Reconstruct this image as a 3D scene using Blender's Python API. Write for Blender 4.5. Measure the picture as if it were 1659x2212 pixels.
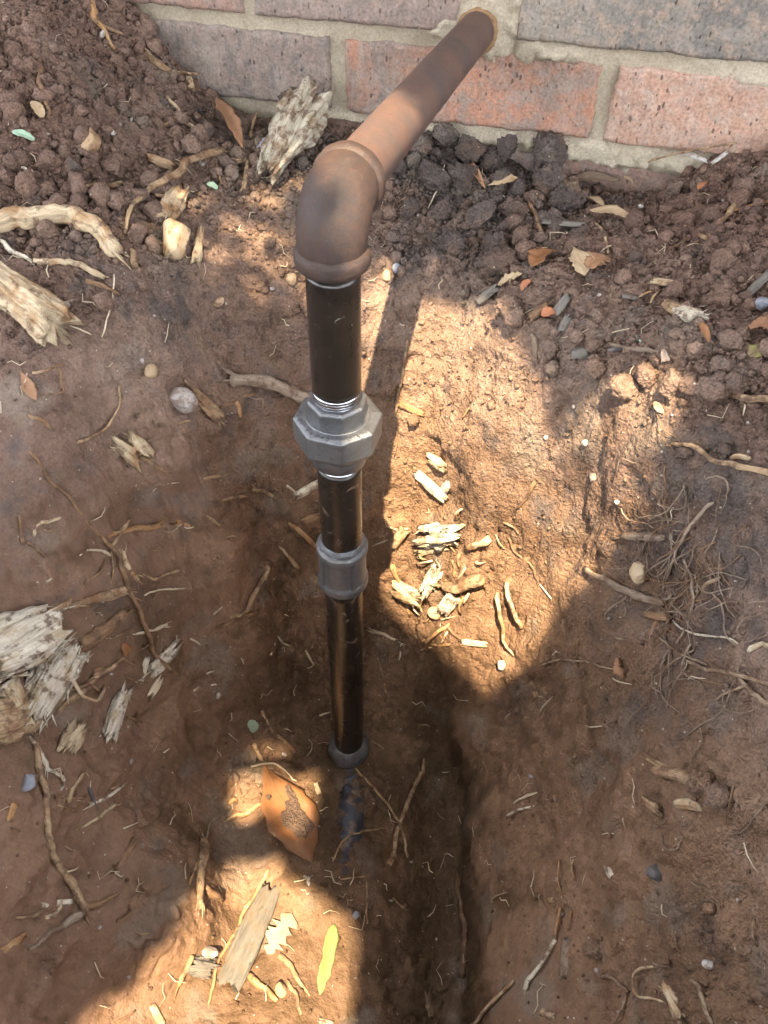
import bpy, math, random
import numpy as np
from mathutils import Vector, Matrix
from mathutils.bvhtree import BVHTree

for o in list(bpy.data.objects):
    bpy.data.objects.remove(o)
scene = bpy.context.scene
COL = scene.collection

# ------------------------------------------------------------------ camera
CAM = np.array([0.2423, -0.8058, 0.2949])
FWD = np.array([-0.1583, 0.6662, -0.7288]); FWD /= np.linalg.norm(FWD)
RGT = np.array([0.9683, 0.2493, 0.0176]); RGT -= FWD * (RGT @ FWD); RGT /= np.linalg.norm(RGT)
UPV = np.cross(RGT, FWD)
FPX = 1661.0                      # focal length, in units of a picture 1659 wide and 2212 high
cd = bpy.data.cameras.new('camera'); cam = bpy.data.objects.new('camera', cd); COL.objects.link(cam)
cd.sensor_fit = 'VERTICAL'; cd.sensor_height = 36.0; cd.lens = FPX / 2212 * 36.0
cd.clip_start = 0.01; cd.clip_end = 300
M3 = Matrix((RGT, UPV, -FWD)).transposed()
cam.matrix_world = Matrix.Translation(Vector(CAM)) @ M3.to_4x4()
scene.camera = cam
scene.render.resolution_x = 768; scene.render.resolution_y = 1024

# ------------------------------------------------------------------ sky, sun, exposure
SUN_DIR = np.array([-0.055, 0.44, -0.90]); SUN_DIR /= np.linalg.norm(SUN_DIR)   # the way the light travels
sun_el = math.asin(-SUN_DIR[2]); sun_rot = math.atan2(-SUN_DIR[0], -SUN_DIR[1])
w = bpy.data.worlds.new('World'); scene.world = w; w.use_nodes = True
nt = w.node_tree; bg = nt.nodes['Background']
sky = nt.nodes.new('ShaderNodeTexSky'); sky.sky_type = 'NISHITA'; sky.sun_disc = False
sky.sun_elevation = sun_el; sky.sun_rotation = sun_rot
sky.air_density = 1.0; sky.dust_density = 4.0; sky.ozone_density = 0.6
hs = nt.nodes.new('ShaderNodeHueSaturation'); hs.inputs['Saturation'].default_value = 0.30
nt.links.new(sky.outputs[0], hs.inputs['Color'])
nt.links.new(hs.outputs[0], bg.inputs['Color']); bg.inputs['Strength'].default_value = 0.15
sl = bpy.data.lights.new('sun', 'SUN'); sl.energy = 1.95; sl.angle = math.radians(0.53); sl.color = (1.0, 0.79, 0.51)
so = bpy.data.objects.new('sun', sl); COL.objects.link(so)
so.rotation_euler = Vector(SUN_DIR).to_track_quat('-Z', 'Y').to_euler(); so.location = (0, -3, 5)
vs = scene.view_settings
vs.view_transform = 'Standard'; vs.look = 'None'; vs.exposure = 3.62; vs.gamma = 1.0; vs.use_curve_mapping = False
scene.render.engine = 'CYCLES'
scene.cycles.max_bounces = 5; scene.cycles.diffuse_bounces = 3; scene.cycles.glossy_bounces = 3; scene.cycles.transmission_bounces = 2
scene.cycles.caustics_reflective = False; scene.cycles.caustics_refractive = False

# ------------------------------------------------------------------ helpers
rng = np.random.default_rng(7)
rnd = random.Random(11)

def hash3(ix, iy, iz, seed=0):
    h = (ix.astype(np.int64) * 374761393 + iy.astype(np.int64) * 668265263 + iz.astype(np.int64) * 2147483647 + seed * 1274126177) & 0xffffffff
    h = ((h ^ (h >> 13)) * 1274126177) & 0xffffffff
    h = ((h ^ (h >> 16)) * 2246822519) & 0xffffffff
    h = h ^ (h >> 15)
    return (h & 0xffffff) / float(0xffffff)

def vnoise(P, s, seed=0):
    """smooth value noise in -1..1 at spatial frequency s (scalar or 3-vector)"""
    Q = P * s
    I = np.floor(Q); Fq = Q - I; I = I.astype(np.int64)
    Fq = Fq * Fq * Fq * (Fq * (Fq * 6 - 15) + 10)
    out = 0
    for dx in (0, 1):
        wx = Fq[:, 0] if dx else 1 - Fq[:, 0]
        for dy in (0, 1):
            wy = Fq[:, 1] if dy else 1 - Fq[:, 1]
            for dz in (0, 1):
                wz = Fq[:, 2] if dz else 1 - Fq[:, 2]
                out = out + wx * wy * wz * hash3(I[:, 0] + dx, I[:, 1] + dy, I[:, 2] + dz, seed)
    return out * 2 - 1

def fbm(P, s, octs=4, gain=0.5, seed=0):
    a, t = 1.0, 0
    for k in range(octs):
        t = t + a * vnoise(P, np.asarray(s) * (2.03 ** k), seed + k * 17); a *= gain
    return t

def worley(P, s, seed=0):
    """distance to the nearest feature point, cell units, and that cell's random value"""
    Q = P * s
    I = np.floor(Q).astype(np.int64)
    best = np.full(len(P), 9.0); sec = np.full(len(P), 9.0); val = np.zeros(len(P))
    for dx in (-1, 0, 1):
        for dy in (-1, 0, 1):
            for dz in (-1, 0, 1):
                a, b, c_ = I[:, 0] + dx, I[:, 1] + dy, I[:, 2] + dz
                fx = a + hash3(a, b, c_, seed + 1); fy = b + hash3(a, b, c_, seed + 2); fz = c_ + hash3(a, b, c_, seed + 3)
                d = (Q[:, 0] - fx) ** 2 + (Q[:, 1] - fy) ** 2 + (Q[:, 2] - fz) ** 2
                m = d < best
                sec = np.where(m, best, np.minimum(sec, d))
                val = np.where(m, hash3(a, b, c_, seed + 4), val); best = np.where(m, d, best)
    return np.sqrt(best), np.sqrt(sec), val

def sstep(a, b, x):
    t = np.clip((x - a) / (b - a), 0, 1); return t * t * (3 - 2 * t)

def mesh_np(name, V, faces, smooth=True, uv=None):
    """faces: int array (n,3) or (n,4), or a list of index lists"""
    me = bpy.data.meshes.new(name)
    V = np.asarray(V, dtype=np.float32)
    if isinstance(faces, np.ndarray):
        k = faces.shape[1]; n = len(faces)
        me.vertices.add(len(V)); me.vertices.foreach_set('co', V.ravel())
        me.loops.add(n * k); me.loops.foreach_set('vertex_index', faces.astype(np.int32).ravel())
        me.polygons.add(n); me.polygons.foreach_set('loop_start', np.arange(0, n * k, k, dtype=np.int32))
        me.update(calc_edges=True)
    else:
        me.from_pydata([tuple(map(float, v)) for v in V], [], [list(map(int, f)) for f in faces]); me.update()
    if smooth:
        me.polygons.foreach_set('use_smooth', np.ones(len(me.polygons), dtype=bool))
    if uv is not None:
        lay = me.uv_layers.new(name='UVMap')
        li = np.empty(len(me.loops), dtype=np.int32); me.loops.foreach_get('vertex_index', li)
        lay.data.foreach_set('uv', np.asarray(uv, dtype=np.float32)[li].ravel())
    return me

def obj(name, me, mat=None, parent=None, loc=None):
    o = bpy.data.objects.new(name, me); COL.objects.link(o)
    if mat is not None and me is not None:
        me.materials.clear(); me.materials.append(mat)
    if loc is not None: o.location = loc
    if parent is not None:
        o.parent = parent
    return o

def tag(o, label=None, cat=None, group=None, kind=None):
    if label: o['label'] = label
    if cat: o['category'] = cat
    if group: o['group'] = group
    if kind: o['kind'] = kind
    return o

def empty(name, loc=(0, 0, 0)):
    o = bpy.data.objects.new(name, None); COL.objects.link(o); o.location = loc
    o.empty_display_size = 0.02
    return o

# ------------------------------------------------------------------ materials
class NT:
    def __init__(self, name):
        self.m = bpy.data.materials.new(name); self.m.use_nodes = True
        self.t = self.m.node_tree; self.b = self.t.nodes['Principled BSDF']
    def n(self, typ, **kw):
        nd = self.t.nodes.new(typ)
        for k, v in kw.items():
            if hasattr(nd, k): setattr(nd, k, v)
        return nd
    def l(self, a, b): self.t.links.new(a, b)
    def coord(self, which='Object', scale=(1, 1, 1)):
        tc = self.n('ShaderNodeTexCoord'); mp = self.n('ShaderNodeMapping'); mp.inputs['Scale'].default_value = scale
        self.l(tc.outputs[which], mp.inputs['Vector']); return mp.outputs[0]
    def geo(self, scale=(1, 1, 1)):
        g = self.n('ShaderNodeNewGeometry'); mp = self.n('ShaderNodeMapping'); mp.inputs['Scale'].default_value = scale
        self.l(g.outputs['Position'], mp.inputs['Vector']); return mp.outputs[0]
    def noise(self, vec, scale, detail=4, rough=0.55, dist=0.0):
        nd = self.n('ShaderNodeTexNoise'); nd.inputs['Scale'].default_value = scale
        nd.inputs['Detail'].default_value = detail; nd.inputs['Roughness'].default_value = rough
        nd.inputs['Distortion'].default_value = dist
        self.l(vec, nd.inputs['Vector']); return nd.outputs['Fac']
    def vor(self, vec, scale, feature='F1'):
        nd = self.n('ShaderNodeTexVoronoi'); nd.feature = feature; nd.inputs['Scale'].default_value = scale
        self.l(vec, nd.inputs['Vector']); return nd
    def ramp(self, fac, stops, interp='LINEAR'):
        nd = self.n('ShaderNodeValToRGB'); cr = nd.color_ramp; cr.interpolation = interp
        while len(cr.elements) > 1: cr.elements.remove(cr.elements[0])
        first = True
        for p, c in stops:
            if isinstance(c, (int, float)): c = (c, c, c)
            if first: e = cr.elements[0]; e.position = p; first = False
            else: e = cr.elements.new(p)
            e.color = (*c, 1)
        self.l(fac, nd.inputs[0]); return nd.outputs[0]
    def mix(self, fac, a, b, mode='MIX'):
        nd = self.n('ShaderNodeMix'); nd.data_type = 'RGBA'; nd.blend_type = mode
        for val, idx in ((fac, 0), (a, 6), (b, 7)):
            if isinstance(val, (int, float)): nd.inputs[idx].default_value = val
            elif isinstance(val, tuple): nd.inputs[idx].default_value = (*val, 1)
            else: self.l(val, nd.inputs[idx])
        return nd.outputs[2]
    def math(self, op, a, b=None):
        nd = self.n('ShaderNodeMath'); nd.operation = op
        for i, v in enumerate((a, b)):
            if v is None: continue
            if isinstance(v, (int, float)): nd.inputs[i].default_value = v
            else: self.l(v, nd.inputs[i])
        return nd.outputs[0]
    def attr(self, name):
        nd = self.n('ShaderNodeAttribute'); nd.attribute_name = name; return nd
    def bump(self, h, dist, strength=1.0, prev=None):
        nd = self.n('ShaderNodeBump'); nd.inputs['Distance'].default_value = dist; nd.inputs['Strength'].default_value = strength
        self.l(h, nd.inputs['Height'])
        if prev is not None: self.l(prev, nd.inputs['Normal'])
        return nd.outputs[0]
    def out(self, col=None, rough=0.9, normal=None, metal=None, spec=None):
        b = self.b
        if col is not None:
            if isinstance(col, tuple): b.inputs['Base Color'].default_value = (*col, 1)
            else: self.l(col, b.inputs['Base Color'])
        if isinstance(rough, (int, float)): b.inputs['Roughness'].default_value = rough
        else: self.l(rough, b.inputs['Roughness'])
        if normal is not None: self.l(normal, b.inputs['Normal'])
        if metal is not None:
            if isinstance(metal, (int, float)): b.inputs['Metallic'].default_value = metal
            else: self.l(metal, b.inputs['Metallic'])
        if spec is not None: b.inputs['Specular IOR Level'].default_value = spec
        return self.m

SOIL_A = np.array((0.158, 0.103, 0.077)); SOIL_B = np.array((0.222, 0.152, 0.116))
DARK = np.array((0.078, 0.061, 0.054)); RED = np.array((0.182, 0.104, 0.080)); GREY = np.array((0.19, 0.155, 0.125)); WARM_BOUNCE = np.array((0.205, 0.118, 0.066))

def soil_colour(P, dark, red):
    """earth colour at points: browns in drifts, humus, painted hole shade and red clay where the survey says"""
    n1 = sstep(-.45, .45, fbm(P, 9, 3, seed=101))[:, None]; n2 = fbm(P, 55, 3, .6, seed=111)
    c = SOIL_A * (1 - n1) + SOIL_B * n1
    s_ = (.8 * sstep(-.07, -.28, P[:, 2] + .03 * n2))[:, None]; c = c * (1 - s_) + WARM_BOUNCE * s_ * (.85 + .3 * n1)    # warm bounced light of the hole, put into the deep soil's colour
    r_ = np.clip(red * 1.1, 0, 1)[:, None]; c = c * (1 - r_) + RED * r_
    d_ = sstep(.15, .85, dark + .40 * n2)[:, None]; hole_shade = sstep(-.20, -.36, P[:, 2])[:, None]; c = c * (1 - d_) + (DARK * (1 - hole_shade) + np.array((.082, .048, .025)) * hole_shade) * d_    # humus above; below, the hole's shade painted as dark brown
    g_ = (sstep(.35, .9, fbm(P, 24, 3, seed=131)) * .45)[:, None]; c = c * (1 - g_) + GREY * g_
    return c * (1 + .22 * n2)[:, None]

def set_soil(me, cols, crumble=None):
    ca_ = me.color_attributes.new('soilcol', 'FLOAT_COLOR', 'POINT')
    ca_.data.foreach_set('color', np.concatenate([np.clip(cols, 0, 1), np.ones((len(cols), 1)) if crumble is None else crumble[:, None]], 1).astype(np.float32).ravel())

def soil_material(name):
    k = NT(name); P = k.geo(); at_ = k.attr('soilcol'); base = at_.outputs['Color']; cr = at_.outputs['Alpha']
    n3 = k.noise(P, 430, 2, 0.7)
    v = k.mix(k.math('ADD', k.math('MULTIPLY', cr, .6), .4), base, k.mix(1.0, base, k.ramp(n3, [(0.25, 0.58), (0.75, 1.36)]), 'MULTIPLY'))
    vo = k.vor(P, 230); sepc = k.n('ShaderNodeSeparateColor'); k.l(vo.outputs['Color'], sepc.inputs[0])
    m = k.math('LESS_THAN', vo.outputs['Distance'], k.math('MULTIPLY', k.math('SUBTRACT', sepc.outputs[0], 0.90), 2.4))
    v = k.mix(k.math('MULTIPLY', m, 0.7), v, (0.50, 0.44, 0.37))
    n4 = k.noise(P, 120, 2, 0.65)
    hh = k.math('ADD', k.math('SUBTRACT', n3, k.math('MULTIPLY', vo.outputs['Distance'], 0.35)), k.math('MULTIPLY', n4, 1.6))
    bn = k.n('ShaderNodeBump'); bn.inputs['Distance'].default_value = .0034; k.l(hh, bn.inputs['Height'])
    k.l(k.math('ADD', k.math('MULTIPLY', cr, .62), .38), bn.inputs['Strength'])
    rgh = k.math('ADD', k.math('MULTIPLY', cr, .22), .72)                # damp, trowelled clay has a faint sheen
    return k.out(v, rgh, bn.outputs[0], spec=0.3)

def wood_material(name, a, b, c=None, dirt=0.35, dirtcol=(0.13, 0.078, 0.05), rough=0.85, fib=1.0):
    """fibrous wood: UV is in decimetres, along the piece and round it"""
    k = NT(name)
    U = k.coord('UV', (5, 60 * fib, 1)); P = k.geo()
    n = k.noise(U, 1.0, 6, 0.65, 0.4); n2 = k.noise(P, 130, 4)
    col = k.mix(k.ramp(n, [(0.32, 0.0), (0.66, 1.0)]), a, b)
    if c is not None:
        col = k.mix(k.ramp(k.noise(P, 60, 4, 0.6), [(0.48, 0.0), (0.64, 1.0)]), col, c)
    if dirt > 0:
        col = k.mix(k.ramp(k.noise(P, 95, 5, 0.65), [(0.66 - dirt * 0.42, 0.0), (0.76 - dirt * 0.42, 0.85)][::1] if dirt < 0.9 else [(0.0, 0.9), (1, 1.0)]), col, dirtcol)
    col = k.mix(1.0, col, k.ramp(n, [(0.2, 0.68), (0.6, 1.10)]), 'MULTIPLY')
    bmp = k.bump(k.math('ADD', n, k.math('MULTIPLY', n2, 0.5)), 0.0014, 0.9)
    return k.out(col, rough, bmp, spec=0.3)

# ------------------------------------------------------------------ terrain: a dug hole at the foot of the wall
def ray_dir(x, y):
    d = FWD + RGT * ((x - 829.5) / FPX) + UPV * ((1106 - y) / FPX)
    return d
def at_z(x, y, z):
    d = ray_dir(x, y); return CAM + d * ((z - CAM[2]) / d[2])

# surveyed points of the dig: picture point, height, crumbliness, darkness (humus above, painted shade in the hole), redness
SURVEY = [
 (60,60,.085,1,.15,.4),(0,200,.055,1,.1,.4),(150,200,.045,1,.1,.4),(300,250,.02,1,.15,.3),(0,470,.0,.9,.1,.3),(200,420,.0,.9,.1,.3),
 (420,400,-.025,.9,.2,.2),(600,400,-.03,.7,.3,0),(0,640,-.03,.6,.1,.3),(200,620,-.035,.6,.2,.2),(400,600,-.055,.55,.2,.1),(560,560,-.065,.45,.1,.0),(700,480,-.06,.5,.25,0),
 (0,850,-.085,.12,.1,.2),(200,820,-.09,.15,.15,.1),(400,760,-.095,.25,.3,0),(580,740,-.115,.4,.35,0),(760,620,-.085,.45,.1,0),
 (0,1050,-.14,.05,.1,.2),(200,1050,-.16,.05,.1,.2),(400,1000,-.175,.10,.15,.2),(600,950,-.21,.35,.2,.1),
 (0,1300,-.21,.05,.1,.2),(200,1300,-.26,.05,.1,.2),(400,1300,-.34,.07,.1,.3),(600,1250,-.39,.2,.45,.2),
 (0,1600,-.29,.05,.05,.2),(200,1600,-.37,.05,.05,.3),(400,1600,-.475,.1,.45,.2),(600,1500,-.515,.15,.65,.1),(560,1720,-.545,.2,.2,0),
 (0,1900,-.35,.03,.0,.3),(200,1900,-.435,.03,.0,.3),(0,2200,-.40,.03,0,.3),(180,2200,-.48,.05,0,.2),
 (900,640,-.095,.5,.1,0),(900,820,-.165,.45,.0,0),(900,1000,-.25,.4,0,0),(900,1150,-.335,.35,0,0),(900,1300,-.42,.25,0,0),(880,1450,-.50,.2,.6,0),
 (1000,560,-.07,.8,.7,0),(1000,400,-.045,.9,.9,0),(1100,330,-.035,.9,.8,0),(1150,500,-.05,.8,.5,0),
 (1050,800,-.12,.35,0,0),(1050,1050,-.21,.3,0,0),(1050,1300,-.34,.2,0,0),(1040,1480,-.45,.1,0,0),
 (1200,680,-.06,.8,.3,.2),(1200,850,-.10,.4,.1,.0),(1200,1050,-.17,.3,0,0),(1200,1250,-.26,.25,.0,0),(1200,1450,-.36,.15,.05,0),(1190,1600,-.41,.08,.1,.1),
 (1350,520,-.04,.9,.2,.4),(1350,720,-.045,.9,.25,.3),(1350,900,-.075,.5,.1,.1),(1350,1050,-.115,.5,.2,0),(1350,1250,-.19,.4,.3,0),(1350,1450,-.26,.15,.15,0),(1350,1650,-.32,.06,.05,.1),
 (1500,480,-.02,1,.1,.5),(1500,700,-.03,1,.15,.4),(1500,900,-.05,.9,.4,.2),(1500,1100,-.09,.6,.6,0),(1500,1300,-.14,.6,.6,0),(1500,1500,-.185,.4,.3,0),(1500,1700,-.23,.3,.2,0),
 (1659,480,-.005,1,.1,.5),(1659,700,-.02,1,.15,.4),(1659,950,-.035,.9,.3,.2),(1659,1200,-.075,.6,.7,0),(1659,1450,-.12,.5,.5,0),(1659,1700,-.17,.5,.3,0),(1659,1950,-.22,.5,.3,0),(1659,2200,-.265,.5,.4,0),
 (1500,1900,-.28,.3,.2,0),(1500,2200,-.325,.4,.3,0),(1350,1900,-.36,.08,.05,.1),(1350,2200,-.41,.15,.05,.1),(1200,1850,-.43,.06,.08,.1),(1210,2200,-.45,.06,.08,.1),
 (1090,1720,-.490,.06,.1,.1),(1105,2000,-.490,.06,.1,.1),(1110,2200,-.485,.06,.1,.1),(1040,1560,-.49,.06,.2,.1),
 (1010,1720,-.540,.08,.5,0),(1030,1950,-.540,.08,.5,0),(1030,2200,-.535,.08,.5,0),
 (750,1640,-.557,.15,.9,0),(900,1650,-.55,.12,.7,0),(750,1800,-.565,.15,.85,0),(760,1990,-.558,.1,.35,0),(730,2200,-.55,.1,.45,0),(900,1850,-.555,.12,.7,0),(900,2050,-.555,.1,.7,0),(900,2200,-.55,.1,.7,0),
 (600,1900,-.545,.1,.5,0),(600,2050,-.54,.1,.45,0),(600,2200,-.535,.1,.42,0),(475,1950,-.54,.1,.45,0),(440,2100,-.535,.1,.42,0),(390,2200,-.53,.1,.42,0),(465,1830,-.54,.08,.5,0),(400,1830,-.475,.06,.35,.2),(385,1960,-.475,.06,.2,.2),
]
ctrl = []
for (x, y, z, ro, da, re) in SURVEY:
    P = at_z(x, y, z); ctrl.append((P[0], P[1], z, ro, da, re))
# where the earth meets the wall
for (x, z, ro, da, re) in [(-.60, .13, 1, .1, .4), (-.42, .125, 1, .1, .4), (-.30, .115, 1, .1, .4), (-.2308, .085, 1, .1, .4), (-.2058, .050, 1, .1, .4), (-.1659, .014, 1, .2, .3), (-.0963, -.016, .9, .4, .1), (-.01, -.006, .9, .6, 0),
     (.0893, -.012, .9, .8, 0), (.1233, -.017, .9, .9, 0), (.17, -.030, .9, .7, 0), (.2217, -.046, .9, .5, .1), (.28, -.046, .9, .3, .3), (.3303, -.036, 1, .2, .4), (.3495, -.012, 1, .1, .5), (.41, .010, 1, .1, .5), (.55, .02, 1, .1, .5), (.75, .02, 1, .1, .5)]:
    ctrl.append((x, 0.0, z, ro, da, re)); ctrl.append((x, 0.03, z, ro, da, re))
# unseen trench end and bank behind the camera, added to block low front sky
for (x, z0, z1) in [(-.30, -.05, .03), (-.12, -.10, .06), (.0, -.12, .10), (.10, -.14, .12), (.2, -.14, .13), (.30, -.13, .12), (.38, -.11, .10), (.50, -.08, .06), (.70, -.05, .02)]:
    ctrl.append((x, -1.00, z0, .5, .1, .2)); ctrl.append((x, -1.13, z1 * .7, .8, .1, .3)); ctrl.append((x, -1.24, z1, .9, .1, .3))
for (x, z) in [(.06, -.50), (.14, -.52), (.22, -.52), (.29, -.50)]:
    ctrl.append((x, -.79, z, .2, .1, .1)); ctrl.append((x, -.90, z + .03, .2, .1, .1))
for (x, y, z) in [(-.6, -.2, .02), (-.6, -.5, -.05), (-.4, -.5, -.07), (-.45, -.8, -.06), (.7, -.2, .0), (.75, -.5, -.05), (.62, -.65, -.12), (.8, -.9, -.05)]:
    ctrl.append((x, y, z, .9, .1, .4))
ctrl = np.array(ctrl)
def tps(r2): return 0.5 * r2 * np.log(r2 + 1e-12)
C2 = ctrl[:, :2]; nC = len(C2)
D2 = ((C2[:, None] - C2[None]) ** 2).sum(-1)
A = np.zeros((nC + 3, nC + 3)); A[:nC, :nC] = tps(D2) + np.eye(nC) * 2.5e-4
A[:nC, nC] = 1; A[:nC, nC + 1:] = C2; A[nC:, :nC] = A[:nC, nC:].T
SOL = np.linalg.solve(A, np.concatenate([ctrl[:, 2], np.zeros(3)]))

def base_height(X, Y):
    Z = np.empty(len(X)); att = np.zeros((len(X), 3))
    for s in range(0, len(X), 60000):
        x, y = X[s:s + 60000], Y[s:s + 60000]
        xc, yc = np.clip(x, -.85, .95), np.clip(y, -1.26, .06)
        d2 = (xc[:, None] - C2[None, :, 0]) ** 2 + (yc[:, None] - C2[None, :, 1]) ** 2
        z = tps(d2) @ SOL[:nC] + SOL[nC] + SOL[nC + 1] * xc + SOL[nC + 2] * yc
        wt = 1 / (d2 + 6e-4) ** 1.5; wt /= wt.sum(1, keepdims=True)
        att[s:s + 60000] = wt @ ctrl[:, 3:6]
        z = np.clip(z, -.58, .16)
        out = np.maximum(np.maximum(-.55 - x, x - .70), -1.24 - y)
        bl = sstep(0.0, 0.55, out)
        Z[s:s + 60000] = z * (1 - bl) - .03 * bl
    return Z, att

def axis(lo, hi, fine, coarse, bands, far_lo, far_hi):
    a = [lo]
    while a[-1] < hi: a.append(a[-1] + (fine if any(p <= a[-1] <= q for p, q in bands) else coarse))
    s_ = coarse
    while a[-1] < far_hi: s_ = min(s_ * 1.18, 3); a.append(a[-1] + s_)
    s_ = coarse; l_ = [lo]
    while l_[-1] > far_lo: s_ = min(s_ * 1.18, 3); l_.append(l_[-1] - s_)
    return np.array(l_[:0:-1] + a)
gx = axis(-.48, .64, .0012, .0019, [(-.10, .03), (.26, .42)], -40, 40)
gy = axis(-.80, .03, .0011, .0019, [(-.42, -.17)], -40, .03)
NX, NY = len(gx), len(gy)
GX, GY = np.meshgrid(gx, gy); fx, fy = GX.ravel(), GY.ravel()
Z0, ATT = base_height(fx, fy)
# the deepest cut: a spade's width along the right of the trench, with a sharp right-hand lip
LIP = np.array([at_z(x, y, -.50)[:2] for x, y in [(800,1455),(850,1425),(915,1432),(965,1462),(1008,1510),(1036,1580),(1050,1660),(1056,1750),(1060,1900),(1064,2050),(1068,2230)]] + [at_z(1075, 2330, -.50)[:2] + np.array([0, -.12])])
SHELF = np.array([at_z(x, y, -.56)[:2] for x, y in [(800,1455),(800,1560),(785,1680),(765,1850),(762,2050),(755,2230)]] + [at_z(752, 2330, -.56)[:2] + np.array([0, -.12])])
def seg_dist(X, Y, poly):
    best = np.full(len(X), 9.)
    for (x0, y0), (x1, y1) in zip(poly[:-1], poly[1:]):
        dx, dy = x1 - x0, y1 - y0; t = np.clip(((X - x0) * dx + (Y - y0) * dy) / (dx * dx + dy * dy), 0, 1)
        best = np.minimum(best, np.hypot(X - x0 - t * dx, Y - y0 - t * dy))
    return best
def in_poly(X, Y, poly):
    c_ = np.zeros(len(X), bool); j = len(poly) - 1
    for i in range(len(poly)):
        xi, yi = poly[i]; xj, yj = poly[j]
        c_ ^= ((yi > Y) != (yj > Y)) & (X < (xj - xi) * (Y - yi) / (yj - yi + 1e-15) + xi); j = i
    return c_
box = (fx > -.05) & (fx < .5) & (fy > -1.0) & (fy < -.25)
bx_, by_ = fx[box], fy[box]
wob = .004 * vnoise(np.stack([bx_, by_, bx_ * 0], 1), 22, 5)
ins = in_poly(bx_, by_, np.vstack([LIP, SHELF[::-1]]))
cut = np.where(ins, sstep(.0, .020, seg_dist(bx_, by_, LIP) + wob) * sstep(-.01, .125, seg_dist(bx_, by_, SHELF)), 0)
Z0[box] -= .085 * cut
ATT[box, 1] = np.maximum(ATT[box, 1], .9 * sstep(.0, .75, cut))  # shade of the cut, painted into the soil colour
B = np.stack([fx, fy, Z0], 1)
G = B.reshape(NY, NX, 3)
def grid_normals(G):
    du = np.gradient(G, axis=1); dv = np.gradient(G, axis=0)
    n = np.cross(du, dv); n /= np.linalg.norm(n, axis=2, keepdims=True) + 1e-12
    return n
N0 = grid_normals(G).reshape(-1, 3)
rough, darkz, redz = ATT.T
near = (np.abs(fx - .08) < .75) & (fy > -1.3)
disp = np.zeros(len(B)); cav = np.zeros(len(B))
Bn, rn = B[near], rough[near]
# broad lumps, knobbly crumbs at three sizes, cracks, scrape marks down the cut faces
warp = np.stack([fbm(Bn, 45, 2, seed=5), fbm(Bn, 45, 2, seed=6), fbm(Bn, 45, 2, seed=7)], 1) * .004
d = 0.010 * fbm(Bn, 11, 3, seed=1) * (0.45 + 0.75 * rn)
ridged = 1 - np.abs(fbm(Bn, 26, 3, seed=61))
d += 0.006 * (ridged - .6) * (0.30 + 0.7 * rn)
f1, f2, vv = worley(Bn + warp, 34, 2)
d += 0.008 * rn ** 1.5 * (np.sqrt(np.clip(1 - (f1 * 1.15) ** 2, 0, 1)) - .55) * (0.25 + vv)
f1, f2, vv = worley(Bn + warp * .8, 78, 3)
d += 0.0060 * np.clip(rn, .06, 1) * (np.sqrt(np.clip(1 - (f1 * 1.2) ** 2, 0, 1)) - .5) * (0.2 + vv)
patch = sstep(-.15, .35, fbm(Bn, 16, 3, seed=9))
f1, f2, vv = worley(Bn + warp * .5, 165, 4)
d += 0.0040 * (np.clip(rn, .0, 1) * .95 + .38 * patch * sstep(.04, .22, rn)) * (np.sqrt(np.clip(1 - (f1 * 1.2) ** 2, 0, 1)) - .5) * (0.2 + vv)
# cracks: thin grooves between plates on the drying faces
f1, f2, vv = worley(Bn + warp * 2.2, np.array([30., 30., 38.]), 21)
crack = 1 - sstep(0.015, 0.11, f2 - f1)
cm = sstep(.0, .5, fbm(Bn, 13, 2, seed=31)) * (1 - .6 * rn)
d -= 0.0040 * crack * cm
d += 0.0022 * (vv - .5) * cm
# scrape marks
st = fbm(Bn, np.array([55., 55., 9.]), 4, .6, seed=41)
slope = 1 - np.abs(N0[near][:, 2])
d += 0.0042 * st * sstep(.25, .6, slope) * (1 - .75 * np.clip(rn * 1.6, 0, 1))
d += (0.0005 + 0.0013 * sstep(.05, .3, rn)) * fbm(Bn, 130, 3, .6, seed=51)
# little pits and flaked-off scabs in the drying faces
pit = fbm(Bn, np.array([95., 95., 120.]), 2, .6, seed=53)
d -= 0.0030 * sstep(.25, .55, pit) * (.15 + .85 * patch) * sstep(.03, .25, rn)
# small steps and ledges, broken up
led = fbm(Bn + warp * 3, np.array([9., 9., 26.]), 3, seed=71)
d += 0.0035 * np.tanh(led * 3) * sstep(.3, .6, slope) * sstep(.0, .4, fbm(Bn, 8, 2, seed=73))
edge = sstep(-.004, -.03, fy[near])          # keep it from poking through the bricks
d *= (0.35 + 0.65 * edge)
# clear of the pipe's foot
pf = np.hypot(fx[near] - .113, fy[near] + .409)
d *= sstep(.012, .04, pf)
disp[near] = d
T = B + N0 * disp[:, None]
T[:, 1] = np.where(fy > -.012, np.minimum(T[:, 1], fy + .002), T[:, 1])
ii = np.arange(NX * NY).reshape(NY, NX)
quads = np.stack([ii[:-1, :-1], ii[:-1, 1:], ii[1:, 1:], ii[1:, :-1]], -1).reshape(-1, 4)
ground_me = mesh_np('ground', T, quads)
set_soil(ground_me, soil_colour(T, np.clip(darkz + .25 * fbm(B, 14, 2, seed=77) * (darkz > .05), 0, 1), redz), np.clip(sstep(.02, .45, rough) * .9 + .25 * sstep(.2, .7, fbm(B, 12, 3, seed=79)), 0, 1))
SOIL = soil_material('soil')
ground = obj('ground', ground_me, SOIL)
tag(ground, 'brown clay soil dug into a deep hole at the foot of the wall', kind='structure')

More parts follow.
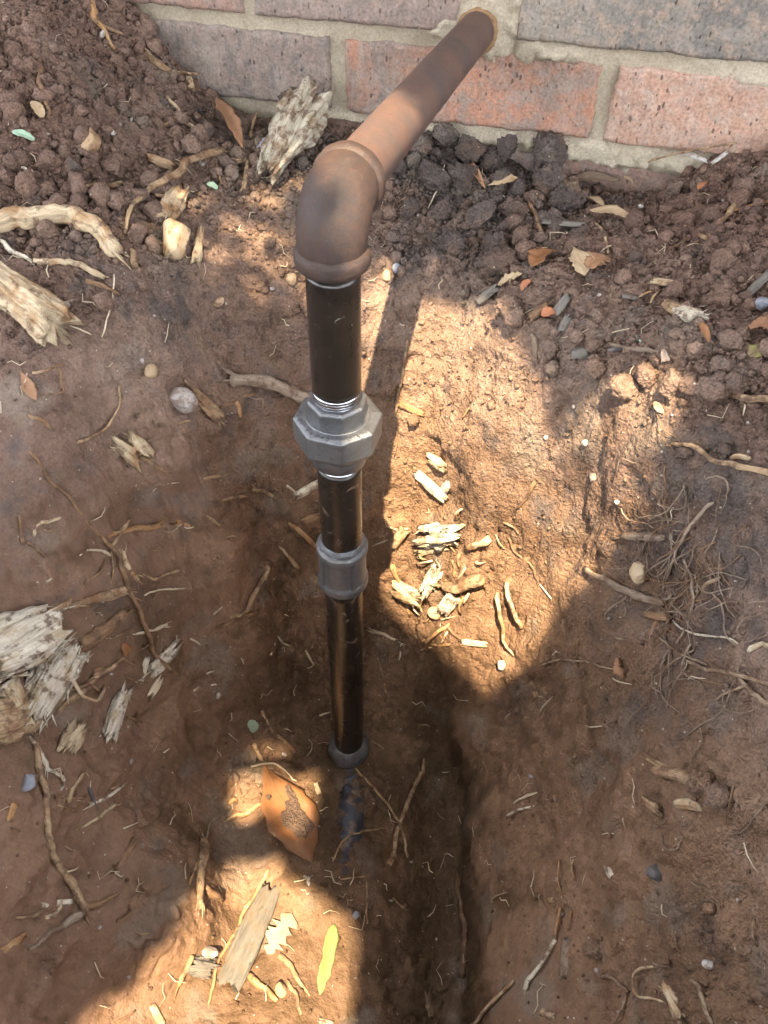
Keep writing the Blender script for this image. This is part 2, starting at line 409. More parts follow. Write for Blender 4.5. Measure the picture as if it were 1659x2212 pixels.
# coarse copy of the surface for setting things down on it
cx = np.where((gx > -.70) & (gx < .85))[0][::3]; cy = np.where((gy > -1.0))[0][::3]
TG = T.reshape(NY, NX, 3)[np.ix_(cy, cx)]
tn = len(cx); ti = np.arange(len(cy) * tn).reshape(len(cy), tn)
tq = np.stack([ti[:-1, :-1], ti[:-1, 1:], ti[1:, 1:], ti[1:, :-1]], -1).reshape(-1, 4)
BVH = BVHTree.FromPolygons([tuple(v) for v in TG.reshape(-1, 3)], [tuple(q) for q in tq.tolist()])
# smoother surface for normals
NB = N0.reshape(NY, NX, 3)
def base_normal(P):
    i = min(max(np.searchsorted(gx, P[0]), 0), NX - 1); j = min(max(np.searchsorted(gy, P[1]), 0), NY - 1)
    return NB[j, i]
def hit(x, y):
    """the point of the earth seen at a picture point, its surface normal and its distance"""
    dd = ray_dir(x, y); L = np.linalg.norm(dd)
    loc, nrm, idx, dist = BVH.ray_cast(Vector(CAM), Vector(dd / L))
    P = np.array(loc) if loc is not None else np.array([0, 1., 0])
    if P[1] > -.012:                          # the wall's face is nearer than the earth behind it
        P = CAM + dd * ((-.012 - CAM[1]) / dd[1])
    n = base_normal(P); n = n if n[2] > 0 else -n
    n = n / np.linalg.norm(n); P = P + n * (.0075 * float(np.clip(zone_at(P[0], P[1])[0] - .2, 0, 1)))   # on top of the crumbs
    return P, n, float((P - CAM) @ FWD)
def down(x, y):
    loc, nrm, idx, dist = BVH.ray_cast(Vector((x, y, 1)), Vector((0, 0, -1)))
    return None if loc is None else np.array(loc)
def zone_at(x, y):
    wt = 1 / ((x - C2[:, 0]) ** 2 + (y - C2[:, 1]) ** 2 + 6e-4) ** 1.5; wt /= wt.sum()
    return wt @ ctrl[:, 3:6]
def px2m(px, depth): return px * depth / FPX

# ------------------------------------------------------------------ brick wall
def brick_material(name, a, b, c, pits=1.0):
    k = NT(name); P = k.geo()
    n1 = k.noise(P, 13, 5, 0.65, 0.8); n2 = k.noise(P, 70, 5, 0.65); n3 = k.noise(P, 340, 4, 0.6)
    col = k.mix(k.ramp(n1, [(0.40, 0.0), (0.60, 1.0)]), a, b)
    col = k.mix(k.ramp(n2, [(0.47, 0.0), (0.62, 0.9)]), col, c)
    col = k.mix(1.0, col, k.ramp(n3, [(0.25, 0.62), (0.75, 1.30)]), 'MULTIPLY')
    # drag marks and pits of wire-cut clay
    Q = k.geo((260, 260, 120)); jit = k.n('ShaderNodeVectorMath'); jit.operation = 'ADD'
    vo = k.n('ShaderNodeTexVoronoi'); vo.inputs['Scale'].default_value = 1.0; k.l(Q, vo.inputs['Vector'])
    sp = k.n('ShaderNodeSeparateColor'); k.l(vo.outputs['Color'], sp.inputs[0])
    size = k.math('MULTIPLY', k.math('SUBTRACT', sp.outputs[0], 0.62), 0.85 * pits)
    edge = k.math('ADD', vo.outputs['Distance'], k.math('MULTIPLY', k.math('SUBTRACT', n3, 0.5), 0.5))
    pit = k.math('LESS_THAN', edge, size)
    Q2 = k.geo((420, 420, 230)); v2 = k.n('ShaderNodeTexVoronoi'); v2.inputs['Scale'].default_value = 1.0; k.l(Q2, v2.inputs['Vector'])
    s2 = k.n('ShaderNodeSeparateColor'); k.l(v2.outputs['Color'], s2.inputs[0])
    pit2 = k.math('LESS_THAN', v2.outputs['Distance'], k.math('MULTIPLY', k.math('SUBTRACT', s2.outputs[0], 0.70), 0.9))
    col = k.mix(k.math('MULTIPLY', pit, 0.68), col, (0.035, 0.026, 0.024))
    col = k.mix(k.math('MULTIPLY', pit2, 0.45), col, (0.05, 0.038, 0.034))
    dr = k.noise(k.geo((1, 1, .22)), 260, 3, .6)
    col = k.mix(1.0, col, k.ramp(dr, [(.3, .89), (.7, 1.10)]), 'MULTIPLY')
    # lime bloom near the edges of the clay
    bl = k.ramp(k.noise(P, 38, 5, 0.7), [(0.50, 0.0), (0.70, 0.6)])
    col = k.mix(bl, col, (0.36, 0.31, 0.27))
    h = k.math('SUBTRACT', k.math('ADD', k.math('MULTIPLY', n3, 0.5), k.math('ADD', k.math('MULTIPLY', dr, 0.25), k.math('MULTIPLY', n2, 0.7))), k.math('ADD', k.math('MULTIPLY', pit, 0.9), k.math('MULTIPLY', pit2, 0.5)))
    return k.out(col, 0.9, k.bump(h, 0.0030, 1.0), spec=0.25)

BM = {
 'purple': brick_material('brick_purple_brown', (0.240, 0.184, 0.158), (0.275, 0.220, 0.189), (0.180, 0.153, 0.139)),
 'orange': brick_material('brick_orange', (0.368, 0.184, 0.122), (0.266, 0.188, 0.151), (0.221, 0.172, 0.152)),
 'mixed':  brick_material('brick_brown_orange', (0.217, 0.174, 0.151), (0.369, 0.189, 0.127), (0.250, 0.197, 0.168)),
 'salmon': brick_material('brick_salmon', (0.440, 0.268, 0.198), (0.385, 0.246, 0.189), (0.429, 0.314, 0.252), 1.15),
 'grey':   brick_material('brick_grey', (0.258, 0.230, 0.197), (0.177, 0.162, 0.148), (0.306, 0.234, 0.184)),
 'brown':  brick_material('brick_brown', (0.252, 0.194, 0.168), (0.206, 0.169, 0.153), (0.291, 0.215, 0.181)),
 'red':    brick_material('brick_red', (0.329, 0.206, 0.161), (0.284, 0.190, 0.157), (0.249, 0.189, 0.163)),
}
k = NT('mortar'); P = k.geo()
n1 = k.noise(P, 22, 5, .6); n2 = k.noise(P, 420, 4, .7)
c_ = k.mix(k.ramp(n1, [(.35, 0.), (.65, 1.)]), (0.38, 0.325, 0.245), (0.47, 0.41, 0.32))
c_ = k.mix(1.0, c_, k.ramp(n2, [(.25, .65), (.75, 1.22)]), 'MULTIPLY')
vo = k.vor(P, 560); m = k.math('LESS_THAN', vo.outputs['Distance'], .24)
c_ = k.mix(k.math('MULTIPLY', m, .35), c_, (.16, .12, .085))
MORTAR = k.out(c_, .95, k.bump(k.noise(P, 480, 5, .7), .0016, 1.0), spec=.2)

def brick_mesh(name, wd, ht, seed, res=.0035, depth=.10, damage=1.0):
    nx, nz = max(6, int(wd / res)), max(5, int(ht / res))
    xs, zs = np.linspace(0, wd, nx), np.linspace(0, ht, nz)
    X, Z = np.meshgrid(xs, zs); X, Z = X.ravel(), Z.ravel()
    Q = np.stack([X + seed * 3.1, np.full_like(X, seed * 1.7), Z], 1)
    e = np.minimum(np.minimum(X, wd - X), np.minimum(Z, ht - Z))
    chip = np.clip(fbm(Q, 95, 3, seed=seed) - .25, 0, 1) * .006 * damage
    rr = .0012 + chip + .0009 * fbm(Q, 40, 2, seed=seed + 3)
    rr = np.maximum(rr, .0008)
    y = np.where(e < rr, rr - np.sqrt(np.clip(rr ** 2 - (rr - e) ** 2, 0, None)), 0)
    y = y + .0009 * fbm(Q, 28, 3, seed=seed + 5) + .0004 * fbm(Q, 210, 2, seed=seed + 6) + .0015 * (X / wd - .5) * math.sin(seed)
    ox = .0013 * fbm(np.stack([np.zeros_like(Z) + seed, X > wd / 2, Z], 1), 90, 3, seed=seed + 8) * (np.minimum(X, wd - X) < .006)
    oz = .0011 * fbm(np.stack([X, Z > ht / 2, np.zeros_like(Z) + seed], 1), 70, 3, seed=seed + 9) * (np.minimum(Z, ht - Z) < .006)
    V = np.stack([X + ox, y, Z + oz], 1)
    id_ = np.arange(nx * nz).reshape(nz, nx)
    F = np.stack([id_[:-1, :-1], id_[:-1, 1:], id_[1:, 1:], id_[1:, :-1]], -1).reshape(-1, 4).tolist()
    ring = list(id_[0, :]) + list(id_[1:, -1]) + list(id_[-1, -2::-1]) + list(id_[-2:0:-1, 0])
    back = V[ring].copy(); back[:, 1] = depth
    V2 = np.vstack([V, back]); n0 = len(V); m_ = len(ring)
    for i in range(m_):
        j = (i + 1) % m_; F.append([ring[j], ring[i], n0 + i, n0 + j])
    F.append([n0 + i for i in range(m_)])
    return mesh_np(name, V2, F)

wall = empty('brick_wall', (0.1, 0, -.2))
tag(wall, 'house wall of rough multicoloured bricks with thick sandy mortar joints', 'wall')
Wl = Vector((0.1, 0, -.2))
CH = 0.079            # course height
BH = 0.0655
row_z = lambda k_: k_ * CH - (.0 if k_ >= 0 else .006)
def put_brick(x0, x1, k_, mat, seed, res=.0035, me=None, damage=1.0):
    if me is None: me = brick_mesh('brick', x1 - x0, BH, seed, res, damage=damage)
    if not me.materials: me.materials.append(mat)
    o = bpy.data.objects.new('brick', me); COL.objects.link(o)
    o.location = Vector((x0, .0, row_z(k_))) - Wl; o.parent = wall
    if len(o.material_slots): o.material_slots[0].link = 'OBJECT'; o.material_slots[0].material = mat
    return o
HERO = [  # x0, x1, course, colour
 (-.260, -.016, 0, 'purple'), (.000, .246, 0, 'mixed'), (.260, .504, 0, 'salmon'), (-.518, -.274, 0, 'brown'), (.518, .762, 0, 'brown'),
 (-.348, -.104, 1, 'red'), (-.091, .1085, 1, 'brown'), (.1635, .4085, 1, 'grey'), (.422, .666, 1, 'mixed'),
 (.215, .459, -1, 'red'), (-.045, .2, -1, 'brown'), (-.3, -.06, -1, 'purple'), (.474, .71, -1, 'purple'),
]
for i, (x0, x1, k_, c) in enumerate(HERO):
    put_brick(x0, x1, k_, BM[c], i + 1, .0026)
shared = [brick_mesh('brick', .244, BH, 40 + i, .012) for i in range(3)]
cols = list(BM.values())
def far_row(k_, xs):
    for x in xs:
        put_brick(x, x + .244, k_, rnd.choice(cols), 0, me=rnd.choice(shared))
for k_ in range(-2, 11):
    off = .12 if k_ % 2 else 0.0
    xs = [(-.26 + off) + .258 * n_ for n_ in range(-5, 8)]
    if k_ in (0, 1, -1):
        lo = min(h[0] for h in HERO if h[2] == k_); hi = max(h[1] for h in HERO if h[2] == k_)
        xs = [lo - .258 * n_ for n_ in range(1, 5)] + [hi + .014 + .258 * n_ for n_ in range(0, 4)]
    far_row(k_, xs)
# mortar bed behind the brick faces, with smears where it was slapped round the pipe
mx = np.concatenate([np.arange(-1.5, -.45, .03), np.arange(-.45, .62, .0026), np.arange(.62, 2.0, .03)])
mz = np.concatenate([np.arange(-.35, -.06, .02), np.arange(-.06, .18, .0026), np.arange(.18, .86, .02)])
X, Z = np.meshgrid(mx, mz); X, Z = X.ravel(), Z.ravel(); Q = np.stack([X, np.zeros_like(X), Z], 1)
y = .0052 + .0018 * fbm(Q, 30, 3, seed=3) + .0007 * fbm(Q, 240, 3, seed=4)
def smear(cx_, cz_, rx_, rz_, h_, sd):
    d_ = np.sqrt(((X - cx_) / rx_) ** 2 + ((Z - cz_) / rz_) ** 2) + .38 * fbm(Q, 70, 3, seed=sd)
    return h_ * sstep(1.0, .55, d_)
y -= smear(.135, .088, .036, .040, .0062, 11)         # round the pipe
y -= smear(.102, .079, .030, .011, .0075, 12)
y -= smear(.178, .068, .028, .010, .0070, 13)
y -= smear(.205, .070, .030, .007, .0066, 14)
y -= smear(.25, -.012, .10, .012, .0085, 15)
y -= smear(.33, -.016, .09, .012, .0085, 16)
y -= smear(.10, -.014, .09, .009, .0055, 17)
y -= smear(-.03, -.012, .08, .009, .0050, 18)
y -= smear(.40, .066, .05, .006, .006, 19)
id_ = np.arange(len(X)).reshape(len(mz), len(mx))
F = np.stack([id_[:-1, :-1], id_[:-1, 1:], id_[1:, 1:], id_[1:, :-1]], -1).reshape(-1, 4)
V = np.stack([X, y, Z], 1) - np.array(Wl)
# give the bed a back so that it is a solid slab
n0 = len(V)
ring = np.concatenate([id_[0, :], id_[1:, -1], id_[-1, -2::-1], id_[-2:0:-1, 0]])
bk = V[ring].copy(); bk[:, 1] = .12
V = np.vstack([V, bk]); m_ = len(ring)
side = np.stack([np.roll(ring, -1), ring, n0 + np.arange(m_), n0 + (np.arange(m_) + 1) % m_], 1)
mo = obj('mortar', mesh_np('mortar', V, np.vstack([F, side])), MORTAR, wall)

# ------------------------------------------------------------------ pipe run
def tube_mesh(name, pts, radii, sides=32, cap=True, jitter=0.0, seed=1):
    pts = np.asarray(pts, float); n_ = len(pts)
    tan = np.gradient(pts, axis=0); tan /= np.linalg.norm(tan, axis=1, keepdims=True) + 1e-12
    ref = np.array([0, 0, 1.]) if abs(tan[0][2]) < .9 else np.array([1., 0, 0])
    u_ = np.cross(tan[0], ref); u_ /= np.linalg.norm(u_); V = []
    L = np.concatenate([[0], np.cumsum(np.linalg.norm(np.diff(pts, axis=0), axis=1))])
    ang = np.linspace(0, 2 * np.pi, sides, endpoint=False); uv = []
    for i in range(n_):
        u_ = u_ - tan[i] * (u_ @ tan[i]); u_ /= np.linalg.norm(u_); v_ = np.cross(tan[i], u_)
        r_ = radii[i] if np.ndim(radii[i]) else np.full(sides, radii[i])
        ring_ = pts[i] + np.cos(ang)[:, None] * u_ * r_[:, None] + np.sin(ang)[:, None] * v_ * r_[:, None]
        V.append(ring_); uv += [(L[i] * 10, a / (2 * np.pi) * 6.28 * float(np.mean(r_)) * 10) for a in ang]
    V = np.vstack(V)
    if jitter: V = V + jitter * np.stack([fbm(V, 90, 3, seed=seed + q) for q in range(3)], 1)
    F = []
    for i in range(n_ - 1):
        for j in range(sides):
            a = i * sides + j; b = i * sides + (j + 1) % sides
            F.append([a, b, b + sides, a + sides])
    if cap:
        F.append(list(range(sides))[::-1]); F.append(list(range((n_ - 1) * sides, n_ * sides)))
    return V, F, np.array(uv)

def lathe(name, prof, mat, parent, o_=(0, 0, 0), axis_dir=(0, 0, 1), sides=56, smooth=True, rot=0.0, sq=None, origin=None, noise_=0.0, seed=1):
    """turn a profile [(radius, height)] about an axis"""
    a = np.asarray(axis_dir, float); a /= np.linalg.norm(a)
    ref = np.array([1., 0, 0]) if abs(a[0]) < .8 else np.array([0, 1., 0])
    u_ = np.cross(a, ref); u_ /= np.linalg.norm(u_); v_ = np.cross(a, u_)
    ang = np.linspace(0, 2 * np.pi, sides, endpoint=False) + rot
    V = []
    for (r_, h_) in prof:
        V.append(np.asarray(o_) + a * h_ + (np.cos(ang)[:, None] * u_ + np.sin(ang)[:, None] * v_) * r_)
    V = np.vstack(V)
    if noise_: V = V + noise_ * np.stack([fbm(V, 160, 3, seed=seed + q) for q in range(3)], 1)
    F = []
    for i in range(len(prof) - 1):
        for j in range(sides):
            p_, q_ = i * sides + j, i * sides + (j + 1) % sides
            F.append([p_, q_, q_ + sides, p_ + sides])
    F.append(list(range(sides))[::-1]); F.append(list(range((len(prof) - 1) * sides, len(prof) * sides)))
    if origin is not None: V = V - np.asarray(origin)
    return obj(name, mesh_np(name, V, F, smooth), mat, parent)

def bevel(o, wdt, seg=2, angle=30):
    m_ = o.modifiers.new('bevel', 'BEVEL'); m_.width = wdt; m_.segments = seg; m_.limit_method = 'ANGLE'; m_.angle_limit = math.radians(angle)

def metal_mat(name, a, b, rough=(.35, .55), metal=0.0, bump=.0003, bscale=700, spots=None, coat=0.0):
    k = NT(name); P = k.geo()
    n1 = k.noise(P, 45, 5, .6); n2 = k.noise(P, 260, 4, .6)
    col = k.mix(k.ramp(n1, [(.35, 0.), (.65, 1.)]), a, b)
    col = k.mix(1.0, col, k.ramp(n2, [(.25, .8), (.75, 1.15)]), 'MULTIPLY')
    if spots: col = k.mix(k.ramp(k.noise(P, 75, 5, .65), [(.50, 0.), (.58, .9)]), col, spots)
    rg = k.ramp(n1, [(.3, rough[0]), (.7, rough[1])])
    if coat: k.b.inputs['Coat Weight'].default_value = coat; k.b.inputs['Coat Roughness'].default_value = .18
    return k.out(col, rg, k.bump(k.noise(P, bscale, 4, .6), bump, .8), metal=metal)

def rust_mat():
    k = NT('rusty_iron'); P = k.geo()
    n1 = k.noise(P, 22, 5, .6); n2 = k.noise(P, 110, 5, .65); n3 = k.noise(P, 700, 3, .6)
    col = k.mix(k.ramp(n1, [(.38, 0.), (.62, 1.)]), (0.100, 0.055, 0.042), (0.070, 0.050, 0.045))
    col = k.mix(k.ramp(n2, [(.50, 0.), (.75, .6)]), col, (0.125, 0.068, 0.046))
    col = k.mix(1.0, col, k.ramp(n3, [(.25, .78), (.75, 1.18)]), 'MULTIPLY')
    return k.out(col, k.ramp(n1, [(.3, .52), (.7, .70)]), k.bump(k.math('ADD', n3, k.math('MULTIPLY', n2, .4)), .00035, .7), spec=.4)
RUST = rust_mat()
def brown_rust():
    k = NT('brown_weathered_iron'); P = k.geo()
    n1 = k.noise(P, 30, 5, .6); n2 = k.noise(P, 190, 6, .7); n3 = k.noise(P, 800, 3, .6)
    col = k.mix(k.ramp(n1, [(.38, 0.), (.62, 1.)]), (0.040, 0.0235, 0.0185), (0.030, 0.0215, 0.0195))
    col = k.mix(k.ramp(n2, [(.42, 0.), (.72, .65)]), col, (0.068, 0.035, 0.023))
    col = k.mix(k.ramp(k.noise(P, 60, 5, .7), [(.58, 0.), (.75, .35)]), col, (0.085, 0.062, 0.050))
    col = k.mix(1.0, col, k.ramp(n3, [(.25, .8), (.75, 1.18)]), 'MULTIPLY')
    return k.out(col, k.ramp(n2, [(.3, .50), (.7, .74)]), k.bump(k.math('ADD', n3, k.math('MULTIPLY', n2, .3)), .00045, .8), spec=.4)
BROWN = brown_rust()
BLACK = metal_mat('black_lacquered_steel', (0.010, 0.0075, 0.006), (0.016, 0.011, 0.008), (.22, .34), bump=.00012, bscale=300, coat=.15)
def scuff_black(name, mud):
    k = NT(name); P = k.geo()
    n1 = k.noise(P, 45, 5, .6)
    col = k.mix(k.ramp(n1, [(.35, 0.), (.65, 1.)]), (0.010, 0.0075, 0.006), (0.016, 0.011, 0.008))
    sc_ = k.noise(k.geo((1, 1, 2.2)), 55, 6, .7, 1.5)
    col = k.mix(k.ramp(sc_, [(.655, 0.), (.70, .8)]), col, (0.20, 0.20, 0.20))
    md = k.ramp(k.noise(P, 85, 6, .75, .6), [(mud - .06, 0.), (mud, .85)])
    col = k.mix(md, col, (0.13, 0.085, 0.055))
    k.b.inputs['Coat Weight'].default_value = .15; k.b.inputs['Coat Roughness'].default_value = .18
    return k.out(col, k.math('ADD', k.ramp(n1, [(.3, .24), (.7, .36)]), k.math('MULTIPLY', md, .5)), k.bump(k.math('ADD', k.noise(P, 300, 4, .6), k.math('MULTIPLY', md, 2.)), .0002, .8))
SCUFF = scuff_black('black_lacquer_with_scuffs', .74); BLACK = scuff_black('black_lacquer_with_dried_mud', .64)
IRON = metal_mat('cast_malleable_iron', (0.145, 0.150, 0.158), (0.185, 0.188, 0.195), (.32, .46), metal=.75, bump=.0007, bscale=620)
IRON2 = metal_mat('cast_iron_coupling', (0.125, 0.122, 0.124), (0.150, 0.146, 0.147), (.38, .52), metal=.6, bump=.0005, bscale=620)
BRIGHT = metal_mat('bright_cut_thread', (0.45, 0.47, 0.52), (0.55, 0.57, 0.62), (.16, .28), metal=1.0, bump=.0001)
SEAL = metal_mat('grey_thread_sealant', (0.055, 0.060, 0.066), (0.13, 0.135, 0.145), (.25, .45), bump=.0012, bscale=260)
WRAP = metal_mat('dark_blue_pipe_tape', (0.022, 0.026, 0.040), (0.040, 0.042, 0.058), (.4, .6), bump=.001, bscale=180, spots=(.13, .085, .06))

PX, PY = .113, -.409
ELZ = .101
WH = np.array([.1272, .012, .0824])
EC = np.array([PX, PY, ELZ])                       # corner of the elbow
hd = WH - EC; hd /= np.linalg.norm(hd)
dn = np.array([0, 0, -1.])
pipe = empty('gas_pipe', (PX, PY, -.555)); PO = np.array([PX, PY, -.555])
tag(pipe, 'iron pipe leaving the brick wall, turning down through an elbow into the dug hole', 'pipe')
# horizontal length out of the wall
t_ = np.linspace(.030, np.linalg.norm(WH - EC), 40)
V, F, _ = tube_mesh('p', [EC + hd * q for q in t_], [.0167] * 40, 48, jitter=.00022)
hp = obj('horizontal_pipe', mesh_np('horizontal_pipe', V - PO, F), RUST, pipe); hp['label'] = 'rusty red brown horizontal pipe out of the mortar'
lathe('wall_sealant_ring', [(.0168, -.003), (.0195, -.002), (.0192, .004), (.0168, .006)], metal_mat('rust_stained_mortar', (.20, .115, .055), (.27, .17, .09), (.9, .95), bump=.002, bscale=300), pipe, WH - np.array([0, .0125, 0]), hd, 40, origin=PO, noise_=.0011)
# elbow: a swept quarter bend, thick in the back, with a bead at each mouth
CE = .036; RB = .0255
path = [EC + dn * q for q in np.linspace(CE, RB, 4)]
cc = EC + dn * RB + hd * RB
for q in np.linspace(0, 1, 22)[1:-1]:
    a = q * math.pi / 2; path.append(cc - hd * RB * math.cos(a) - dn * RB * math.sin(a))
path += [EC + hd * q for q in np.linspace(RB, CE, 4)]
rad = []
for i in range(len(path)):
    q = i / (len(path) - 1); rad.append(.0198 + .0014 * math.sin(q * math.pi))
V, F, _ = tube_mesh('e', path, rad, 56, jitter=.0003)
el = obj('elbow', mesh_np('elbow', V - PO, F), BROWN, pipe); el['label'] = 'brown weathered elbow fitting with a bead round each mouth'
bead = [(.0180, -.002), (.0206, -.0012), (.0222, .0006), (.0228, .0028), (.0228, .0070), (.0224, .0088), (.0212, .0102), (.0200, .0112)]
c1 = lathe('bead', bead, BROWN, el, EC + dn * (CE + .0005), -dn, 56, origin=PO, noise_=.0004, seed=3)
c2 = lathe('bead', [(r_ * .975, h_) for r_, h_ in bead], BROWN, el, EC + hd * (CE + .0005), -hd, 56, origin=PO, noise_=.0004, seed=4)
# upper nipple with cut thread showing
def pz(r_, z0, z1, name, mat, lab=None, n=24):
    o = lathe(name, [(r_, z) for z in np.linspace(z0, z1, n)], mat, pipe, (PX, PY, 0), (0, 0, 1), 64, origin=PO)
    if lab: o['label'] = lab
    return o
def thread(z0, z1, rtop, rbot, pitch=.0022):
    n_ = max(2, int((z1 - z0) / pitch)); prof = []
    for i in range(n_):
        a = z0 + (z1 - z0) * i / n_; b = z0 + (z1 - z0) * (i + 1) / n_; q = i / n_
        r_ = rbot + (rtop - rbot) * q
        prof += [(r_ - .0008, a), (r_ + .0003, a + (b - a) * .42), (r_ + .0003, a + (b - a) * .55), (r_ - .0008, b - .00005)]
    return lathe('thread', prof, BRIGHT, pipe, (PX, PY, 0), (0, 0, 1), 64, origin=PO)
pz(.0167, -.0265, .0605, 'nipple', SCUFF, 'black lacquered length of pipe under the elbow')
thread(.0605, .0665, .0166, .0165)
thread(-.0355, -.0265, .0167, .0160)
# union: octagonal end, big octagonal nut, tail piece
un = empty('union'); un.parent = pipe; un['label'] = 'grey iron union with a wide octagonal nut'
R8 = math.pi / 8
fwd_ang = .36
ue = lathe('upper_collar', [(.0170, -.0350), (.0196, -.0347), (.0212, -.0362), (.0214, -.0520), (.0200, -.0535)][::-1], IRON, un, (PX, PY, 0), (0, 0, 1), 8, False, fwd_ang + .12, origin=PO)
bevel(ue, .0009)
nu = lathe('nut', [(.0205, -.0490), (.0285, -.0496), (.0316, -.0510), (.0316, -.0690), (.0285, -.0745), (.0222, -.0752)][::-1], IRON, un, (PX, PY, 0), (0, 0, 1), 8, False, fwd_ang, origin=PO)
bevel(nu, .0010)
lathe('raised_rim', [(.0206, -.0495), (.0226, -.0486), (.0231, -.0494), (.0229, -.0503)][::-1], IRON, un, (PX, PY, 0), (0, 0, 1), 40, origin=PO, noise_=.0002)
tp = lathe('tail_piece', [(.0222, -.0740), (.0222, -.0800), (.0208, -.0845), (.0200, -.0905), (.0180, -.0912)][::-1], IRON, un, (PX, PY, 0), (0, 0, 1), 48, origin=PO)
# worn cast marks round the flat of the nut: raised strokes, no longer legible
import bmesh
def cast_marks(r_, z, a0, a1, n_, size, seed):
    q = random.Random(seed)
    for i in range(n_):
        if q.random() < .12: continue
        a = a0 + (a1 - a0) * (i + .5) / n_
        bm = bmesh.new()
        for s_ in range(q.choice((2, 3, 3))):
            g = bmesh.ops.create_cube(bm, size=1)
            upright = s_ == 0 or q.random() < .5
            L_, W_ = size * q.uniform(.6, 1.0), size * .20
            bmesh.ops.scale(bm, vec=(W_ if upright else L_ * .7, L_ if upright else W_, .0006), verts=g['verts'])
            bmesh.ops.rotate(bm, cent=(0, 0, 0), matrix=Matrix.Rotation(q.uniform(-.3, .3), 3, 'Z'), verts=g['verts'])
            bmesh.ops.translate(bm, vec=(q.uniform(-.3, .3) * size, q.uniform(-.35, .35) * size, s_ * .00003), verts=g['verts'])
        me = bpy.data.meshes.new('cast_mark'); bm.to_mesh(me); bm.free()
        o = obj('cast_mark', me, IRON, nu)
        o.location = Vector((PX + r_ * math.cos(a), PY + r_ * math.sin(a), z)) - Vector(PO); o.rotation_euler = (0, 0, a + math.pi / 2)
cast_marks(.0262, -.0494, math.radians(-175), math.radians(-20), 17, .0030, 5)
thread(-.0965, -.0905, .0160, .0166)
pz(.0167, -.200, -.0960, 'lower_nipple', BLACK, 'black lacquered length of pipe between union and coupling')
# coupling: banded sleeve with two upright ribs
cp = lathe('coupling', [(.0165, -.1840), (.0175, -.1838), (.0180, -.1862), (.0195, -.1868), (.0212, -.1872), (.0216, -.1885), (.0216, -.1925), (.0210, -.1940), (.0203, -.1950),
     (.0202, -.2000), (.0202, -.2240), (.0204, -.2262), (.0212, -.2274), (.0218, -.2290), (.0218, -.2340), (.0213, -.2352), (.0196, -.2385), (.0178, -.2400)][::-1], IRON2, pipe, (PX, PY, 0), (0, 0, 1), 64, origin=PO, noise_=.00018)
cp['label'] = 'grey banded iron coupling sleeve with upright ribs'
for a in (math.radians(-48), math.radians(-128), math.radians(50), math.radians(130)):
    me = bpy.data.meshes.new('rib')
    bm = bmesh.new(); bmesh.ops.create_cube(bm, size=1); bmesh.ops.scale(bm, vec=(.0028, .0038, .034), verts=bm.verts)
    bmesh.ops.bevel(bm, geom=bm.edges[:], offset=.0007, segments=2, affect='EDGES'); bm.to_mesh(me); bm.free()
    o = obj('rib', me, IRON2, cp); o.location = Vector((PX + .0202 * math.cos(a), PY + .0202 * math.sin(a), -.210)) - Vector(PO); o.rotation_euler = (0, 0, a)
sealo = lathe('sealant_smear', [(.0166, -.1800), (.0176, -.1806), (.0190, -.1842), (.0188, -.1868), (.0168, -.1872)][::-1], SEAL, pipe, (PX, PY, 0), (0, 0, 1), 60, origin=PO, noise_=.0009, seed=9)
thread(-.184, -.179, .0167, .0166)
pz(.0167, -.5620, -.2360, 'riser', BLACK, 'long black lacquered length of pipe going down to the floor')
fs = lathe('foot_collar', [(.0168, -.5360), (.0185, -.5370), (.0205, -.5400), (.0232, -.5440), (.0240, -.5520), (.0235, -.5640)][::-1], SEAL, pipe, (PX, PY, 0), (0, 0, 1), 60, origin=PO, noise_=.0016, seed=12)
fs['label'] = 'grey sealant smeared collar at the foot of the riser'
# the buried line: taped pipe just breaking the floor in front of the riser
bp = []
for (x, y) in [(752, 1655), (752, 1700), (750, 1750), (745, 1800), (740, 1850), (733, 1900), (728, 1950), (722, 2020)]:
    P_, n_, d_ = hit(x, y); bp.append(P_)
bp = np.array(bp); bp[:, 2] = np.linspace(bp[0, 2] - .0150, bp[-1, 2] - .0180, len(bp))
tt = np.linspace(0, len(bp) - 1, 60); bq = np.stack([np.interp(tt, range(len(bp)), bp[:, q]) for q in range(3)], 1)
rr = [.0165 + .0016 * ((i * .19) % 1) for i in range(60)]
bq[:, 2] -= .0035 * (1 + np.sin(np.linspace(0, 15, 60) + .6)) * np.linspace(.4, 1.1, 60)
bq[:, 0] += .004 * np.sin(np.linspace(0, 5, 60))
V, F, _ = tube_mesh('b', bq, rr, 28, jitter=.0026, seed=22)
bo = obj('buried_pipe', mesh_np('buried_pipe', V - PO, F), WRAP, pipe); bo['label'] = 'dark blue taped pipe half buried in the hole floor'

